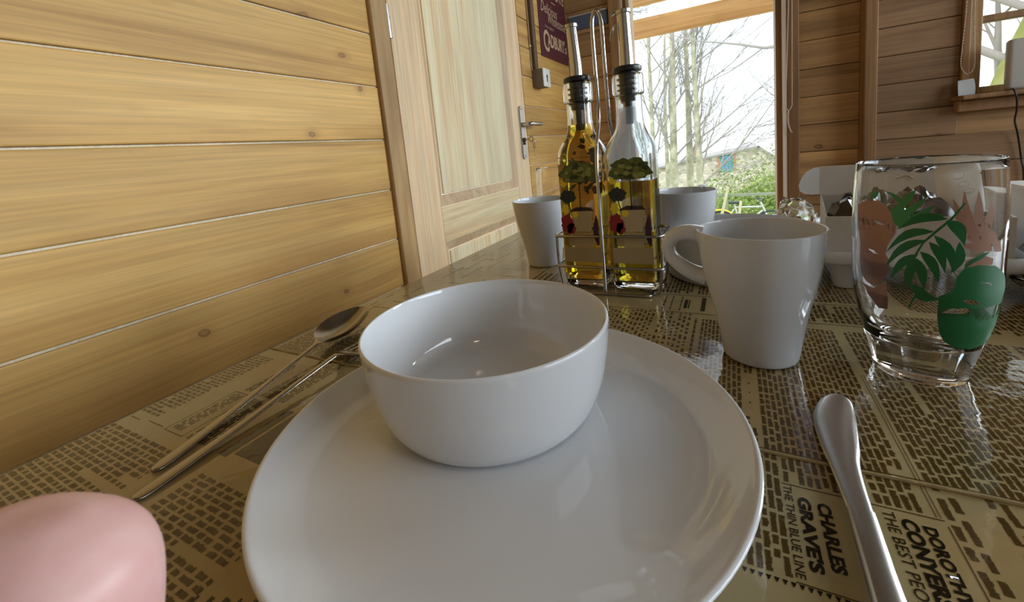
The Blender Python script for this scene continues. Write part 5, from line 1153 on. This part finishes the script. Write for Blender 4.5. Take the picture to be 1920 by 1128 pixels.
# one long bough of a tree beyond the right side of the doorway
bw = tag(empty('bare_tree', (1.55, 6.3, gz(1.55, 6.3)-.1)), 'bare tree right of the doorway whose long bough crosses the sky', 'tree', 'bare trees outside')
oz = bw.location.z
tube('trunk', [(0, 0, 0), (.02, 0, 1.5), (.0, 0, 3.2), (.06, 0, 5)], [.09, .08, .06, .02], M_BARK, bw, 10)
def onb(x, z): return Vector((x-1.55, -.2, z-oz))
bm = bmesh.new()
add_tube(bm, cr([onb(1.55, 1.55), onb(.95, 1.75), onb(.49, 1.835), onb(.36, 1.85), onb(.13, 1.93), onb(-.10, 2.00), onb(-.40, 2.09), onb(-.72, 2.25)], 4), [.026*(1-.9*k/28)+.002 for k in range(29)], 6)
add_tube(bm, cr([onb(.36, 1.85), onb(.18, 1.74), onb(-.02, 1.63), onb(-.22, 1.56), onb(-.30, 1.50)], 4), [.010*(1-.85*k/16)+.0015 for k in range(17)], 5)
add_tube(bm, cr([onb(.45, 2.18), onb(.30, 2.08), onb(.10, 1.95)], 4), [.006, .006, .0055, .005, .005, .0045, .004, .003, .002], 5)
rg = random.Random(9)
for k in range(26):
    x = rg.uniform(-.6, .5); z = 1.86+(.36-x)*.36+rg.uniform(-.02, .02); s = rg.choice((-1, 1))
    a = onb(x, z); add_tube(bm, [a, a+Vector((-.06, .02, .05*s)), a+Vector((-.15, .03, .10*s+.02))], [.0035, .0028, .0016], 4)
o = link('bough', bm_mesh(bm, 'bough', True), M_TWIG, bw); o['kind'] = 'stuff'
# twiggy thicket hanging in from the right over the cottage
bm = bmesh.new(); rg = random.Random(21)
for k in range(30):
    a = onb(rg.uniform(.9, 1.5), rg.uniform(.75, 1.35)); pts = [a]; d = Vector((-1, rg.gauss(0, .2), rg.gauss(-.25, .25))); 
    for q in range(5): d = (d+Vector((0, rg.gauss(0, .15), rg.gauss(-.02, .12)))).normalized(); pts.append(pts[-1]+d*rg.uniform(.18, .34))
    add_tube(bm, pts, [.006*(1-.15*i) for i in range(6)], 4)
    for q in range(1, 6):
        for _ in range(2): e2 = pts[q]+Vector((rg.uniform(-.25, -.05), rg.gauss(0, .06), rg.gauss(-.04, .08))); add_tube(bm, [pts[q], e2], [.003, .0016], 3)
o = link('twigs', bm_mesh(bm, 'twigs'), M_TWIG, bw); o['kind'] = 'stuff'

# ------------------------------------------------------------------ the photographer's thumb at the lower left corner
M_SKIN = pmat('skin', (.66, .39, .36), .45, sub=.25); v = tex_coord(M_SKIN, (1, 1, 1), rand=False)
nodes(M_SKIN)[1].new(ramp(M_SKIN, noise(M_SKIN, v, 90, 3, .5), [(.35, (.60, .32, .30)), (.65, (.70, .45, .41))]), nodes(M_SKIN)[2].inputs['Base Color'])
O = Vector((0, 0, CZ))
def hand_mesh():
    bm = bmesh.new()
    # stations along the thumb, from its tip back to the wrist and forearm: centre (camera-relative metres right, up, forward), half width, half depth
    S = [(-.0452, -.0285, .0425, .0016, .0016), (-.0452, -.0290, .0425, .0048, .0040), (-.0453, -.0303, .0425, .0078, .0062), (-.0455, -.0325, .0425, .0098, .0076), (-.0457, -.0365, .0423, .0108, .0084), (-.0462, -.0430, .0420, .0111, .0087), (-.0475, -.0520, .0412, .0106, .0090), (-.0495, -.0640, .0395, .0110, .0098), (-.0520, -.0760, .0360, .0150, .0125), (-.0550, -.0880, .0270, .0260, .0150), (-.0600, -.0970, .0120, .0370, .0165), (-.0670, -.1030, -.0080, .0400, .0170), (-.0740, -.1080, -.0330, .0330, .0180), (-.0790, -.1130, -.0600, .0290, .0190), (-.0850, -.1230, -.1100, .0330, .0240), (-.0930, -.1400, -.1900, .0390, .0310), (-.1000, -.1560, -.2700, .0440, .0370)]
    P = _crn([list(s) for s in S], 3); n = 28; rings = []
    for i, s in enumerate(P):
        c = Vector(s[:3]); a = Vector(P[max(0, i-1)][:3]); b = Vector(P[min(len(P)-1, i+1)][:3]); t = (b-a).normalized()
        w = Vector((1, 0, 0)); w = (w-t*w.dot(t)).normalized(); h = t.cross(w); ring = []
        for k in range(n):
            q = 2*PI*k/n; e = 2.0/2.35
            cx_, sx_ = math.cos(q), math.sin(q); c2 = c+Vector((-.0018, -.0021, 0)); p = c2+w*math.copysign(abs(cx_)**e, cx_)*s[3]+h*math.copysign(abs(sx_)**e, sx_)*s[4]
            ring.append(O+CR*p.x+CU*p.y+CF*p.z)
        rings.append(ring)
    add_loft(bm, rings)
    # four fingers curled forward under the phone, rooted in the palm
    for j, (ox, L, rr) in enumerate(((-.034, .9, .0085), (-.052, 1.0, .0088), (-.071, .95, .0085), (-.088, .78, .0075))):
        pts = [(ox, -.102, .000), (ox+.002, -.100, .024), (ox+.006, -.092, .042*L), (ox+.014, -.080, .048*L), (ox+.020, -.071, .044*L)]
        pts = [O+CR*p[0]+CU*p[1]+CF*p[2] for p in pts]; q = cr(pts, 4); m = len(q)
        add_tube(bm, q, [rr*(1.08-.22*i/m) if i < m-2 else rr*(.70 if i == m-2 else .35) for i in range(m)], 12)
    return bm_mesh(bm, 'person', True)
hd = link('person', hand_mesh(), M_SKIN); tag(hd, 'pink thumb of a person holding the camera, at the lower left corner', 'person')
